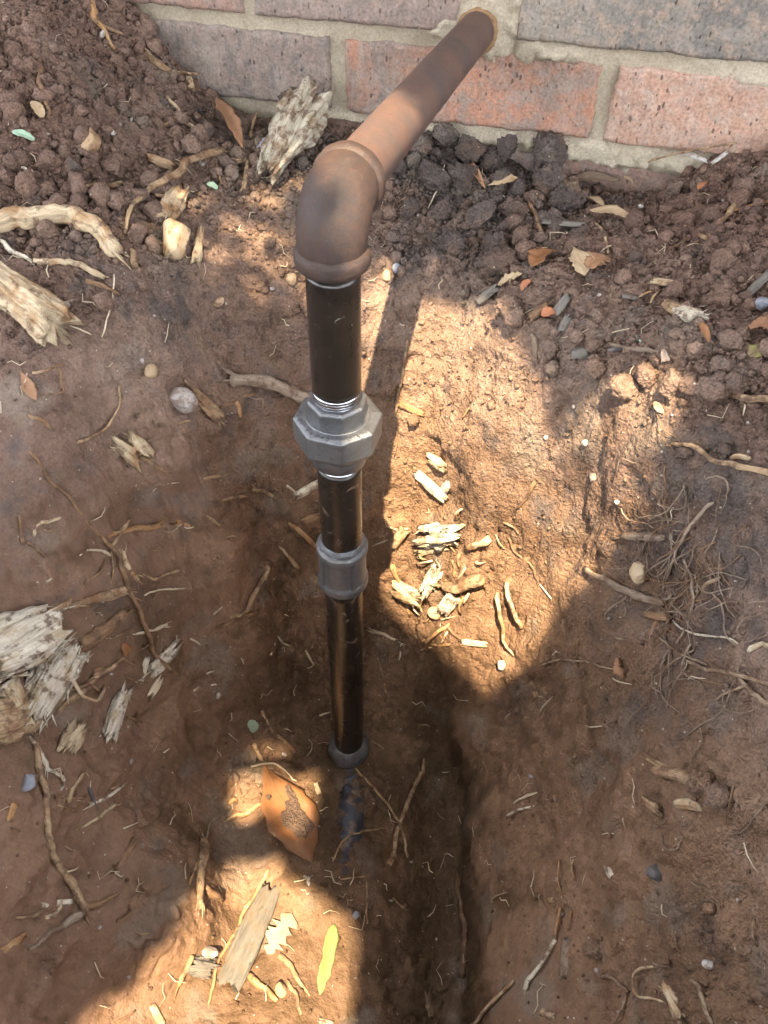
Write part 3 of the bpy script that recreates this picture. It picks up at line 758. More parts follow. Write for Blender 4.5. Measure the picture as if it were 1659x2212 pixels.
# ------------------------------------------------------------------ loose crumbs of earth (uncountable)
def ico(sub):
    bm = bmesh.new(); bmesh.ops.create_icosphere(bm, subdivisions=sub, radius=1)
    V_ = np.array([v.co[:] for v in bm.verts]); F_ = np.array([[v.index for v in f.verts] for f in bm.faces]); bm.free(); return V_, F_
ICO1, ICO2, ICO3, ICO4 = ico(1), ico(2), ico(3), ico(4)
def crumb_field(n_, rad, mesh_, dens, seed, sink=.25, steep=.25, xr=(-.52, .68), yr=(-.80, -.004)):
    r_ = np.random.default_rng(seed); V0, F0 = mesh_
    out_v, out_c = [], []
    pos, nn, zz, rr_ = [], [], [], []
    tries = 0
    while len(pos) < n_ and tries < 40:
        tries += 1
        xs = r_.uniform(*xr, 4000); ys = r_.uniform(*yr, 4000)
        d2 = (xs[:, None] - C2[None, :, 0]) ** 2 + (ys[:, None] - C2[None, :, 1]) ** 2
        wt = 1 / (d2 + 6e-4) ** 1.5; wt /= wt.sum(1, keepdims=True); at_ = wt @ ctrl[:, 3:6]
        clump = sstep(-.5, .6, fbm(np.stack([xs, ys, xs * 0], 1), 18, 2, seed=seed))
        keep = r_.uniform(size=4000) < dens(at_[:, 0]) * (.35 + .65 * clump)
        for x, y, a in zip(xs[keep], ys[keep], at_[keep]):
            if math.hypot(x - PX, y - PY) < .03: continue
            p_ = down(x, y)
            if p_ is None: continue
            nrm = base_normal(p_)
            if nrm[2] < .45 and r_.uniform() > steep: continue
            pos.append(p_); nn.append(nrm if nrm[2] > 0 else -nrm); zz.append(a)
            if len(pos) >= n_: break
    pos, nn, zz = np.array(pos), np.array(nn), np.array(zz); n_ = len(pos)
    R_ = np.clip(rad[0] * np.exp(rad[1] * r_.normal(size=n_)), rad[2], rad[3])
    sc_ = R_[:, None] * r_.uniform(.7, 1.15, (n_, 3))
    q = r_.normal(size=(n_, 4)); q /= np.linalg.norm(q, axis=1, keepdims=True); w_, x_, y_, z_ = q.T
    RM = np.stack([1 - 2 * (y_ * y_ + z_ * z_), 2 * (x_ * y_ - z_ * w_), 2 * (x_ * z_ + y_ * w_), 2 * (x_ * y_ + z_ * w_), 1 - 2 * (x_ * x_ + z_ * z_), 2 * (y_ * z_ - x_ * w_), 2 * (x_ * z_ - y_ * w_), 2 * (y_ * z_ + x_ * w_), 1 - 2 * (x_ * x_ + y_ * y_)], 1).reshape(n_, 3, 3)
    jit = 1 + .20 * r_.normal(size=(n_, len(V0), 1)).clip(-1.6, 1.6)
    VV = V0[None] * jit * sc_[:, None, :]
    VV = np.einsum('nij,nkj->nki', RM, VV) + (pos + nn * (R_ * (1 - 2 * sink))[:, None])[:, None, :]
    FF = (F0[None] + (np.arange(n_) * len(V0))[:, None, None]).reshape(-1, 3)
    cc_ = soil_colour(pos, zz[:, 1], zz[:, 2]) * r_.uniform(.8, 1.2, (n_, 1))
    return VV.reshape(-1, 3), FF, np.repeat(cc_, len(V0), axis=0)
rich = lambda a: np.clip((a - .30) * 1.5, .0, 1)
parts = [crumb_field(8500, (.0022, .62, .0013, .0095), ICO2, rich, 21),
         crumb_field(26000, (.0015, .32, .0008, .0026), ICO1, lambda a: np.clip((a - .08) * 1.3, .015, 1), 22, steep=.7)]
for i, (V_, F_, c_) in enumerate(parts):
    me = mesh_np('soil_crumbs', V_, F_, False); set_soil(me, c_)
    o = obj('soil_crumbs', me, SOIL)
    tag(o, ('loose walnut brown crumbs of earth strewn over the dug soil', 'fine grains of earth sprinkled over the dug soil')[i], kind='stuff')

# ------------------------------------------------------------------ litter
PALE = wood_material('pale_split_wood', (.43, .325, .205), (.56, .45, .31), (.34, .20, .10), .32)
TAN = wood_material('tan_root', (.31, .205, .12), (.43, .31, .19), (.24, .135, .075), .42)
ORANGE = wood_material('orange_root', (.33, .165, .07), (.40, .235, .115), (.45, .31, .17), .32)
BROWNR = wood_material('brown_root', (.20, .115, .066), (.30, .185, .105), (.15, .085, .05), .35)
GREYR = wood_material('grey_brown_root', (.22, .165, .125), (.31, .245, .185), (.17, .115, .08), .30)
WHITE = wood_material('white_torn_wood', (.52, .455, .355), (.61, .555, .465), (.42, .33, .22), .34)
STUMP = wood_material('weathered_torn_wood', (.36, .32, .24), (.47, .425, .34), (.24, .17, .11), .42)
FIBRE = wood_material('pale_fibre', (.52, .42, .29), (.62, .53, .40), None, .12)
BARK = wood_material('grey_bark', (.108, .098, .086), (.138, .127, .111), (.135, .110, .083), .15, fib=.35)
GREYCHIP = wood_material('grey_wood_chip', (.14, .125, .11), (.20, .18, .155), None, .2)
def flat_mat(name, a, b, c=None, thr=.6, rough=.7, scale=60, bump=.0006):
    k = NT(name); P = k.geo(); n1 = k.noise(P, scale, 4, .6)
    col = k.mix(k.ramp(n1, [(.35, 0.), (.65, 1.)]), a, b)
    if c is not None: col = k.mix(k.ramp(k.noise(P, scale * 1.7, 4, .6), [(thr - .03, 0.), (thr + .04, .9)]), col, c)
    return k.out(col, rough, k.bump(k.noise(P, 500, 4, .6), bump, .8), spec=.35)
LEAF_O = flat_mat('orange_dead_leaf', (.205, .092, .040), (.24, .112, .05), (.13, .066, .034), .66, .45)
LEAF_B = flat_mat('brown_dead_leaf', (.24, .125, .07), (.30, .165, .09), (.17, .09, .05), .6, .55)
LEAF_C = flat_mat('cream_dead_leaf', (.34, .245, .145), (.40, .30, .19), (.26, .16, .085), .62, .65)
LEAF_D = flat_mat('dark_dead_leaf', (.10, .07, .05), (.15, .10, .065), (.22, .14, .085), .62, .6)
LEAF_Y = flat_mat('yellow_green_leaf', (.145, .195, .065), (.18, .22, .08), (.23, .21, .08), .60, .45)
LEAF_V = flat_mat('olive_leaf', (.17, .15, .05), (.22, .19, .07), (.13, .09, .05), .55, .6)
LEAF_G = flat_mat('pale_green_leaf', (.26, .38, .27), (.33, .45, .33), None, .6, .6)
LEAF_R = flat_mat('red_brown_leaf', (.34, .13, .065), (.40, .17, .085), None, .6, .6)
STONE_G = flat_mat('grey_white_stone', (.28, .25, .23), (.40, .36, .34), (.22, .16, .13), .50, .6, 140)
STONE_B = flat_mat('blue_grey_stone', (.20, .21, .25), (.28, .29, .33), None, .6, .65, 90)
STONE_T = flat_mat('tan_pebble', (.31, .215, .13), (.38, .275, .17), (.20, .13, .085), .6, .7, 90)
STONE_W = flat_mat('white_pebble', (.38, .36, .34), (.46, .44, .41), (.24, .17, .12), .54, .6, 120)
STONE_D = flat_mat('dark_stone', (.075, .072, .075), (.12, .11, .105), None, .6, .6, 120)
MUD = SOIL

def smooth_path(px, step=9.0):
    P_ = np.array(px, float)
    if len(P_) == 2: P_ = np.vstack([P_[0], (P_[0] * 2 + P_[1]) / 3 + rng.normal(size=2) * 1.2, (P_[0] + P_[1] * 2) / 3 + rng.normal(size=2) * 1.2, P_[1]])
    E_ = np.vstack([2 * P_[0] - P_[1], P_, 2 * P_[-1] - P_[-2]]); out_ = []
    for i in range(1, len(E_) - 2):
        p0, p1, p2, p3 = E_[i - 1:i + 3]; n_ = max(2, int(np.linalg.norm(p2 - p1) / step))
        for q in range(n_):
            t = q / n_
            out_.append(.5 * ((2 * p1) + (-p0 + p2) * t + (2 * p0 - 5 * p1 + 4 * p2 - p3) * t ** 2 + (-p0 + 3 * p1 - 3 * p2 + p3) * t ** 3))
    out_.append(P_[-1]); return np.array(out_)

def root(name, px, r0, r1, mat, label, cat='root', group=None, fray=(0, 0), lift=.45, arch=0.0, knob=.18, seed=None, sides=8):
    """a root, twig or stick lying on the earth; picture points and radii are turned into places and sizes"""
    S_ = smooth_path(px)
    if len(S_) > 5:
        wq = np.random.default_rng(int(px[0][0] * 5 + px[0][1] * 3)); wn = wq.normal(size=(len(S_), 2)) * min(2.2, .5 + r0 * .35)
        wn = (wn + np.roll(wn, 1, 0) + np.roll(wn, -1, 0)) / 2; wn[0] = wn[-1] = 0; S_ = S_ + wn
    H_ = [hit(x, y) for x, y in S_]
    P_ = np.array([h[0] for h in H_]); N_ = np.array([h[1] for h in H_]); dep = np.array([h[2] for h in H_])
    # no jumps where the line of sight skips over a lump
    dep_s = dep.copy()
    for _ in range(5): dep_s[1:-1] = np.minimum((dep_s[:-2] + dep_s[1:-1] + dep_s[2:]) / 3, dep_s[1:-1] + .002)
    P_ = np.array([CAM + ray_dir(x, y) * dd for (x, y), dd in zip(S_, dep_s)])
    n_ = len(P_); t = np.linspace(0, 1, n_)
    R_ = px2m(r0 + (r1 - r0) * t, dep_s)
    sd = seed if seed is not None else int(px[0][0] * 7 + px[0][1])
    q = np.random.default_rng(sd)
    R_ = np.maximum(R_, .00035)
    P_ = P_ + N_ * (R_ * lift + arch * np.sin(t * np.pi) * 1.0)[:, None]
    L_ = np.concatenate([[0], np.cumsum(np.linalg.norm(np.diff(P_, axis=0), axis=1))])
    kn = 1 + knob * fbm(np.stack([L_ * 1.0, np.full(n_, sd * .13), np.zeros(n_)], 1), 90, 3, seed=sd % 97)
    rad_ = []
    for i in range(n_):
        ov = 1 + .16 * np.sin(np.linspace(0, 2 * np.pi, sides, endpoint=False) * 2 + sd) + .10 * q.normal(size=sides)
        rad_.append(R_[i] * kn[i] * ov * (1.0 if 0 < i < n_ - 1 else .75))
    V_, F_, uv_ = tube_mesh('r', P_, rad_, sides)
    Vs, Fs, Us = [V_], [list(f) for f in F_], [uv_]
    off = len(V_)
    for end, cnt in zip((0, -1), fray):
        tip = P_[end]; dr = P_[end] - P_[1 if end == 0 else -2]; dr /= np.linalg.norm(dr) + 1e-9
        for _ in range(cnt):
            Rr = R_[end]; side_ = q.normal(size=3); side_ -= dr * (side_ @ dr); side_ /= np.linalg.norm(side_) + 1e-9
            a_ = tip + side_ * Rr * q.uniform(.1, .8) - dr * Rr * 1.5; ln = Rr * q.uniform(2.0, 5.5)
            e_ = a_ + dr * ln + side_ * ln * q.uniform(.05, .5); m_ = (a_ + e_) / 2 + q.normal(size=3) * Rr * .25
            v2, f2, u2 = tube_mesh('f', [a_, m_, e_], [Rr * q.uniform(.18, .38), Rr * .2, Rr * .05], 5)
            Vs.append(v2); Fs += [[i + off for i in f] for f in f2]; Us.append(u2); off += len(v2)
    V_ = np.vstack(Vs); org = P_[0].copy()
    me = mesh_np(name, V_ - org, Fs, True, np.vstack(Us))
    o = obj(name, me, mat, None, Vector(org)); tag(o, label, cat, group); return o

def chunk(name, p0, p1, wpx, thick, mat, label, cat='wood chunk', jag=.35, taper=(1, 1), group=None, sides=None, rows=None, up=.3, bend=0.0, tilt=0.0, grain=.22, fibres=None, toward=0.0):
    """a torn piece of wood: fibrous flanks, ragged ends, loose splinters"""
    A_, nA, dA = hit(*p0); B_, nB, dB = hit(*p1)
    if toward: A_ = A_ - ray_dir(*p0) * toward; B_ = B_ - ray_dir(*p1) * toward * .4
    n_ = nA + nB; n_ /= np.linalg.norm(n_); dep = (dA + dB) / 2
    ax = B_ - A_; ln = np.linalg.norm(ax); ax /= ln
    n_ = n_ - ax * (n_ @ ax); n_ /= np.linalg.norm(n_); sd_ = np.cross(ax, n_)
    if tilt: n_, sd_ = n_ * math.cos(tilt) + sd_ * math.sin(tilt), sd_ * math.cos(tilt) - n_ * math.sin(tilt)
    wd = px2m(wpx, dep) / 2; th = wd * thick
    big = wpx > 30
    sides = 64 if wpx > 60 else (40 if big else 18); rows = 30 if wpx > 60 else (20 if big else 9)
    seed = int(p0[0] * 3 + p0[1] * 5 + p1[0]); q = np.random.default_rng(seed)
    ang = np.linspace(0, 2 * np.pi, sides, endpoint=False)
    circ = np.stack([np.cos(ang), np.sin(ang), np.full(sides, seed * .11)], 1)
    colr = 1 + grain * 1.1 * fbm(circ, 1.7, 4, .65, seed=seed % 61)
    ends = [jag * wd * (fbm(circ + 9 * e, 1.9, 4, .75, seed=seed % 53 + e) * 1.1 + .08 * q.normal(size=sides)) for e in (0, 1)]
    Vs, uv = [], []
    for i in range(rows):
        t = i / (rows - 1); tp = taper[0] + (taper[1] - taper[0]) * t
        prof = tp * (.84 + .16 * math.sin(math.pi * t))
        base_ = t * ln + ends[0] * max(0, 1 - t * 2.5) + ends[1] * max(0, 1 - (1 - t) * 2.5)
        fibn = fbm(np.stack([np.cos(ang) * 5.5, np.sin(ang) * 5.5, np.full(sides, t * ln / wd * .55 + seed)], 1), 1.0, 3, .65, seed=seed % 47)
        rad_ = colr * prof * (1 + .16 * grain / .22 * fibn)
        pt = A_ + ax * base_[:, None] + n_ * (th * up + bend * math.sin(math.pi * t) * wd) + sd_ * (np.cos(ang) * rad_ * wd)[:, None] + n_ * (np.sin(ang) * rad_ * th)[:, None]
        Vs.append(pt); uv += [(t * ln * 10, a * wd * 10) for a in ang]
    V_ = np.vstack(Vs); F_ = []
    for i in range(rows - 1):
        for j in range(sides):
            a = i * sides + j; b = i * sides + (j + 1) % sides; F_.append([a, b, b + sides, a + sides])
    c0 = len(V_); V_ = np.vstack([V_, Vs[0].mean(0) + ax * wd * .35, Vs[-1].mean(0) - ax * wd * .35]); uv += [(0, 0), (ln * 10, 0)]
    for j in range(sides):
        F_.append([(j + 1) % sides, j, c0]); F_.append([(rows - 1) * sides + j, (rows - 1) * sides + (j + 1) % sides, c0 + 1])
    VL, UL, off_ = [V_], [np.array(uv)], len(V_)
    nf = fibres if fibres is not None else int(8 + jag * 30) if big else int(2 + jag * 8)
    for _ in range(nf):
        a = q.uniform(0, np.pi) if q.random() < .8 else q.uniform(0, 2 * np.pi); e = q.choice([0, 1, 2], p=[.4, .4, .2])
        tt_ = {0: q.uniform(-.04, .25), 1: q.uniform(.75, 1.04), 2: q.uniform(.2, .8)}[int(e)]
        tp = taper[0] + (taper[1] - taper[0]) * min(max(tt_, 0), 1)
        p_ = A_ + ax * ln * tt_ + n_ * th * up + sd_ * math.cos(a) * wd * tp * .93 + n_ * math.sin(a) * th * tp * .93
        dr = ax * (-1 if (e == 0 or (e == 2 and q.random() < .5)) else 1) + .28 * q.normal(size=3); dr /= np.linalg.norm(dr)
        L_ = wd * q.uniform(.35, 1.0) * (1 if big else .8); r_ = max(wd * q.uniform(.025, .07), .00025)
        k_ = n_ * L_ * q.uniform(-.05, .25)
        v2, f2, u2 = tube_mesh('f', [p_ - dr * L_ * .4, p_ + dr * L_ * .2 + k_ * .3, p_ + dr * L_ * .65 + k_], [r_, r_ * .8, r_ * .25], 4)
        VL.append(v2); F_ += [[i + off_ for i in f] for f in f2]; UL.append(u2); off_ += len(v2)
    me = mesh_np(name, np.vstack(VL) - A_, F_, True, np.vstack(UL))
    o = obj(name, me, mat, None, Vector(A_)); tag(o, label, cat, group); return o

def leaf(name, p0, p1, wpx, mat, label, cat='leaf', shape='lance', curl=.25, arch=.25, stem=0, group=None, ragged=.04, lift=.0015, tilt=0.0):
    A_, nA, dA = hit(*p0); B_, nB, dB = hit(*p1); dep = (dA + dB) / 2
    n_ = nA + nB; n_ /= np.linalg.norm(n_); ax = B_ - A_; ln = np.linalg.norm(ax); ax /= ln
    n_ -= ax * (n_ @ ax); n_ /= np.linalg.norm(n_); sd_ = np.cross(ax, n_)
    if tilt: n_, sd_ = n_ * math.cos(tilt) + sd_ * math.sin(tilt), sd_ * math.cos(tilt) - n_ * math.sin(tilt)
    wd = px2m(wpx, dep) / 2; R_, C_ = 18, 9
    q = np.random.default_rng(int(p0[0] * 3 + p0[1] * 5)); V_ = []
    el_, er_ = 1 + ragged * q.normal(size=R_) * 2, 1 + ragged * q.normal(size=R_) * 2
    for i in range(R_):
        t = i / (R_ - 1)
        wv = {'lance': math.sin(math.pi * min(t ** .9, 1)) ** .75, 'strip': min(1, t * 6, (1 - t) * 4) ** .6, 'drop': math.sin(math.pi * t ** 1.3) ** 1.0, 'oval': math.sqrt(max(0, 1 - (2 * t - 1) ** 2))}[shape]
        wv = max(wv, .03)
        for j in range(C_):
            s_ = (j / (C_ - 1)) * 2 - 1
            e_ = el_[i] if s_ < 0 else er_[i]
            V_.append(A_ + ax * ln * t + sd_ * wd * wv * s_ * e_ + n_ * (lift + wd * curl * (s_ * wv) ** 2 + arch * wd * math.sin(math.pi * t) + .04 * wd * math.sin(t * 9 + s_ * 3)))
    F_ = [[i * C_ + j, i * C_ + j + 1, (i + 1) * C_ + j + 1, (i + 1) * C_ + j] for i in range(R_ - 1) for j in range(C_ - 1)]
    me = mesh_np(name, np.array(V_) - A_, F_); o = obj(name, me, mat, None, Vector(A_))
    so_ = o.modifiers.new('thickness', 'SOLIDIFY'); so_.thickness = .0005; so_.offset = 0
    tag(o, label, cat, group)
    mid_ = np.array(V_).reshape(R_, C_, 3)[:, C_ // 2] + n_ * .0003
    V2, F2, u2 = tube_mesh('m', mid_[:-2], np.linspace(max(wd * .035, .0004), .0002, R_ - 2), 5)
    if wpx > 26: obj('midrib', mesh_np('midrib', V2 - A_, F2, True, u2), mat, o)
    if stem:
        st_ = [A_ + ax * 0, A_ - ax * stem * .5 + n_ * .003, A_ - ax * stem + n_ * .001]
        V2, F2, u2 = tube_mesh('s', st_, [.0008, .0007, .0009], 6); obj('stalk', mesh_np('stalk', V2 - A_, F2, True, u2), BROWNR, o)
    return o, (A_, ax, ln, n_, sd_, wd)

def stone(name, p, wpx, hpx, mat, label, cat='stone', rot=0.0, facet=.16, sub=3, sink=.2, group=None, deep=.8, lumps=0.0):
    P_, n_, dep = hit(*p); a_, b_ = px2m(wpx, dep) / 2, px2m(hpx, dep) / 2
    V0, F0 = (ICO1, ICO2, ICO3, ICO4)[sub - 1 if wpx < 40 else min(sub, 3)]; sd = int(p[0] * 3 + p[1] * 7)
    q = np.random.default_rng(sd); V_ = V0.copy()
    for _ in range(9):                                  # knock flats onto it
        d_ = q.normal(size=3); d_ /= np.linalg.norm(d_); lim = 1 - facet * q.uniform(.4, 2.0)
        over = np.clip(V_ @ d_ - lim, 0, None); V_ -= d_ * over[:, None]
    V_ *= (1 + .05 * fbm(V_ + sd, 3.1, 3, seed=sd % 89))[:, None]
    if lumps:
        f1_, f2_, v_ = worley(V_ + sd * .37, 2.6, sd % 83); V_ *= (1 + lumps * (.5 - f1_) + .35 * lumps * fbm(V_ + sd, 7, 3, seed=sd % 71))[:, None]
    c_, s_ = math.cos(rot), math.sin(rot)
    right = RGT * c_ - UPV * s_; upv = RGT * s_ + UPV * c_
    V_ = right * (V_[:, :1] * a_) + upv * (V_[:, 1:2] * b_) + FWD * (V_[:, 2:] * (a_ + b_) / 2 * deep)
    low = (V_ @ n_).min(); c0 = P_ - n_ * (low * (1 - 2 * sink) * .5)
    me = mesh_np(name, V_, F0)
    if mat is SOIL:
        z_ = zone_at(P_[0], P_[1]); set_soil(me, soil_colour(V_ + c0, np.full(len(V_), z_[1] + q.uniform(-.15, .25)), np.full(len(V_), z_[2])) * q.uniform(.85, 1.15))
    o = obj(name, me, mat, None, Vector(c0)); tag(o, label, cat, group); return o

# ---- things on the mound at the left of the wall
root('root', [(190,-5),(200,38),(214,55),(232,82),(248,108)], 11, 2, ORANGE, 'orange root hanging over the top of the crumbly mound, forked tip', fray=(0,2))
root('root', [(212,52),(235,66),(270,76)], 4, 2, TAN, 'short tan side root beside the fork of the orange root on the mound')
stone('shell_chip', (215,86), 10, 20, STONE_W, 'tiny white chip below the orange root on the mound', 'chip', .3)
root('twig', [(84,130),(87,180),(97,225),(103,255)], 5, 4, BROWNR, 'upright brown twig stuck on the crumbly mound at far left', 'twig', fray=(2,2))
leaf('leaf', (70,232), (92,268), 24, LEAF_C, 'small tan leaf flake at the foot of the upright mound twig', shape='oval')
root('stick', [(360,210),(388,243),(422,281)], 4.5, 4, PALE, 'pale peeled stick slanting on the mound under the purple brick', 'stick', fray=(1,2))
root('twig', [(350,272),(388,247)], 4, 5, BROWNR, 'short dark twig touching the pale peeled stick on the mound', 'twig')
root('root', [(318,122),(340,140),(362,152),(390,160),(428,161)], 7, 3, TAN, 'tan broken root along the mound edge against the wall', fray=(3,2))
chunk('wood_chip', (402,178), (408,204), 18, .6, PALE, 'small pale wood chip at the mound edge beside the leaf stalk', 'wood chip')
leaf('leaf', (460,246), (520,352), 34, LEAF_B, 'smooth brown lance leaf leaning against the foot of the wall', stem=.028, curl=.45, arch=.3, lift=.012)
root('stick', [(555,244),(540,300),(535,350),(526,410)], 4, 6, TAN, 'thin upright tan stick between the lance leaf and torn stump', 'stick', fray=(1,3))
chunk('wood_chip', (498,360), (532,351), 18, .6, PALE, 'pale wood chip beside the foot of the brown lance leaf', 'wood chip')
chunk('torn_stump', (672,242), (580,394), 92, .62, STUMP, 'big pale torn root stump standing left of the elbow', 'wood chunk', jag=.6, taper=(1.15,.5), up=.7, grain=.38, toward=.018)
stone('stone', (577,330), 48, 36, STONE_B, 'blue grey stone beside the big torn stump', rot=-.3)
leaf('pod', (28,297), (76,315), 19, LEAF_G, 'pale green pod lying on the mound at far left', 'pod', shape='oval', curl=.4)
stone('pebble', (241,297), 12, 13, STONE_W, 'pale blue white pebble in the middle of the mound', 'pebble')
stone('wood_lump', (190,322), 46, 62, TAN, 'tan rounded wood lump half sunk in the mound', 'wood lump', .4, .25)
root('stick', [(26,348),(48,362),(72,373)], 4, 4, WHITE, 'short white peeled stick at the mound foot, far left', 'stick')
root('root', [(482,330),(440,345),(400,363),(385,385),(345,410),(300,440),(277,470),(268,506)], 8, 4, TAN, 'long curved tan root arching over the mound foot', arch=.010, fray=(3,0))
root('stick', [(175,406),(215,403),(270,400)], 4, 6, TAN, 'short level tan stick below the mound', 'stick', fray=(2,2))
chunk('wood_chip', (385,425), (352,480), 42, .5, PALE, 'pale angular wood chip beside the curved tan root', 'wood chip', jag=.8)
chunk('wood_chip', (330,428), (368,436), 12, .5, TAN, 'thin splinter lying under the curved tan root', 'wood chip', jag=.8)
root('log', [(-30,492),(30,484),(70,477),(115,474),(155,475),(192,490),(226,522),(256,556)], 20, 17, PALE, 'thick pale curved root end at the left edge', sides=16, lift=.7, knob=.10, fray=(0,6))
stone('wood_lump', (370,532), 84, 92, PALE, 'large rounded pale wood lump in the sun patch at left', 'wood lump', .5, .28, sink=.0)
chunk('splinter', (432,500), (420,572), 26, .5, PALE, 'pale splinter standing against the rounded wood lump', 'splinter', jag=1.0, taper=(.5,1))
chunk('wood_chip', (318,350), (372,372), 24, .5, TAN, 'tan bark chip on the mound above the curved root', 'wood chip', jag=.7)
root('twig', [(468,345),(472,370),(480,398)], 2, 2, TAN, 'hair thin twig under the lance leaf tip', 'twig')
leaf('leaf', (445,408), (470,418), 16, LEAF_G, 'bluish white scrap of leaf near the curved root top', shape='oval')
# stump and sticks at the left edge
chunk('split_stick', (-25,585), (128,710), 78, .75, PALE, 'split stick with a splayed broken end at the left edge', 'stick', jag=.8, taper=(.62,1.25), sides=28, rows=20, up=.6, grain=.28)
root('stick', [(74,564),(150,568),(190,582),(226,601)], 7, 6, PALE, 'bent pale stick above the splayed split stick', 'stick', fray=(1,1))
root('twig', [(186,607),(225,618),(260,637)], 5, 4, BROWNR, 'short dark brown twig right of the bent pale stick', 'twig')
root('fibre', [(246,592),(244,640),(232,690),(220,728)], 1.4, 1.4, FIBRE, 'long white fibre hanging down right of the bent stick', 'fibre')
root('fibre', [(150,703),(172,711),(198,723)], 1.4, 1.2, FIBRE, 'short white fibre at the splayed end of the split stick', 'fibre')
root('bone', [(0,520),(25,545),(62,560)], 6, 4, WHITE, 'whitish stick tucked under the thick pale root', 'stick', fray=(0,3))
chunk('wood_chip', (285,545), (290,580), 16, .6, TAN, 'small upright tan wood chip right of the bent stick', 'wood chip')
# left slope
leaf('pod', (45,800), (80,866), 26, LEAF_B, 'brown dried seed pod on the left slope', 'pod', shape='drop', curl=.5)
root('twig', [(70,806),(105,797),(136,786)], 4, 2.5, TAN, 'tan twig rising from the brown dried pod', 'twig')
root('twig', [(130,794),(133,830),(135,846),(90,852)], 2.4, 2, BROWNR, 'thin hooked brown twig right of the dried pod', 'twig')
root('twig', [(258,832),(254,874),(226,920),(190,945),(162,961)], 2.6, 3.6, TAN, 'curved tan twig on the open left slope', 'twig', arch=.004)
root('stick', [(62,895),(90,911),(120,931)], 5, 3.5, TAN, 'short blunt tan stick on the left slope', 'stick')
stone('stone', (388,862), 74, 62, STONE_G, 'grey white angular stone on the left slope', rot=-.45, facet=.3)
chunk('wood_chunk', (400,836), (470,902), 34, .6, TAN, 'torn wood chunk against the grey white stone', jag=1.0, taper=(.7,1))
stone('pebble', (325,801), 30, 34, STONE_T, 'round tan pebble above the grey white stone', 'pebble')
stone('pebble', (470,653), 28, 20, STONE_T, 'oval tan pebble left of the black pipe', 'pebble', -.6)
stone('pebble', (629,605), 26, 28, STONE_T, 'tan pebble close left of the elbow bead', 'pebble')
stone('pebble', (833,598), 22, 26, STONE_T, 'tan pebble close right of the elbow bead', 'pebble')
stone('pebble', (856,584), 20, 22, STONE_B, 'small grey pebble right of the elbow bead', 'pebble')
root('twig', [(350,928),(380,918),(410,908)], 2.5, 3, TAN, 'short tan twig under the grey white stone', 'twig')
root('twig', [(391,898),(394,915),(396,930)], 3, 2, ORANGE, 'tiny orange twig crossing the one under the stone', 'twig')
chunk('root_knot', (262,945), (306,985), 58, .7, PALE, 'ragged pale root knot on the left slope', 'root', jag=.8, sides=24)
root('root', [(300,985),(330,1003),(370,1022)], 6, 3, TAN, 'thin tan root trailing from the ragged root knot', fray=(0,2))
root('root', [(492,816),(540,818),(590,828),(640,848),(690,866)], 12, 11, GREYR, 'thick grey brown root running behind the pipe above the union', sides=12, lift=.8, fray=(4,0))
root('twig', [(474,882),(510,864),(552,849)], 4, 3, BROWNR, 'brown twig left of the union', 'twig')
root('twig', [(510,866),(516,882),(518,900)], 4, 4, ORANGE, 'stubby orange twig under the brown twig by the union', 'twig')
root('root', [(64,974),(95,1008),(106,1036),(145,1066),(178,1112),(216,1158)], 3, 3.6, BROWNR, 'long wavy brown root on the left hole wall')
root('root', [(216,1156),(240,1182),(262,1235),(280,1290),(308,1345),(325,1400),(350,1430),(384,1456)], 5.5, 5, BROWNR, 'long straight brown root crossing the left hole wall', arch=.004)
root('root', [(280,1120),(262,1148),(240,1180)], 5, 4, TAN, 'tan root joining the top of the long straight root')
root('root', [(232,1158),(285,1142),(345,1131)], 5, 6, ORANGE, 'frayed orange root pointing right on the left hole wall', fray=(0,7))
root('root', [(172,1200),(190,1188),(222,1190),(238,1200)], 2.4, 3, FIBRE, 'pale hooked rootlet left of the long straight root')
root('root', [(240,1190),(218,1232),(186,1256),(160,1300)], 3.5, 1.6, BROWNR, 'thin brown rootlet drooping left below the fork')
root('root', [(240,1192),(244,1232),(234,1272)], 2.4, 1.6, TAN, 'thin tan rootlet hanging straight below the fork')
root('root', [(264,1190),(276,1228),(296,1252)], 5, 7, PALE, 'frayed pale strip right of the long straight root', fray=(4,5))
root('root', [(308,1240),(330,1254),(350,1246),(386,1230)], 3, 5, TAN, 'bent tan rootlet pointing up right on left hole wall')
root('root', [(312,1286),(345,1275),(400,1270)], 2, 2.4, FIBRE, 'level pale rootlet below the bent tan one')
root('root', [(342,1270),(330,1300),(320,1326)], 2, 1.6, BROWNR, 'upright thin rootlet crossing the level pale one')
chunk('root_piece', (88,1336), (150,1298), 26, .8, TAN, 'knobby tan root piece above the white torn wood', 'root', jag=.5)
root('root', [(140,1306),(180,1300),(225,1284),(274,1274)], 7, 11, TAN, 'torn tan root running right above the white torn wood', fray=(0,6), sides=12)
chunk('torn_wood', (-30,1425), (98,1352), 128, .75, WHITE, 'large white torn wood slab at the left edge', jag=.28, up=.4, grain=.26, fibres=30)
chunk('torn_wood', (150,1395), (60,1555), 108, .30, WHITE, 'white shredded wood sheet hanging right of the large slab', jag=.30, taper=(1.05,.8), up=.25, grain=.24, fibres=46)
chunk('torn_wood', (8,1470), (70,1575), 40, .8, PALE, 'pale tapering wood tongue below the white slab', jag=.4, taper=(1.2,.5))
chunk('torn_wood', (-30,1560), (30,1545), 90, .5, TAN, 'tan split wood block under the white slab at the left edge', jag=.4)
root('root', [(170,1392),(210,1366),(268,1318)], 15, 10, BROWNR, 'broken brown root stub right of the white torn wood', fray=(2,6), sides=14)
root('root', [(-10,1606),(60,1568),(120,1532),(195,1475),(235,1440),(278,1414)], 15, 5, TAN, 'long tan root stretching below the white torn wood', sides=12, fray=(0,3))
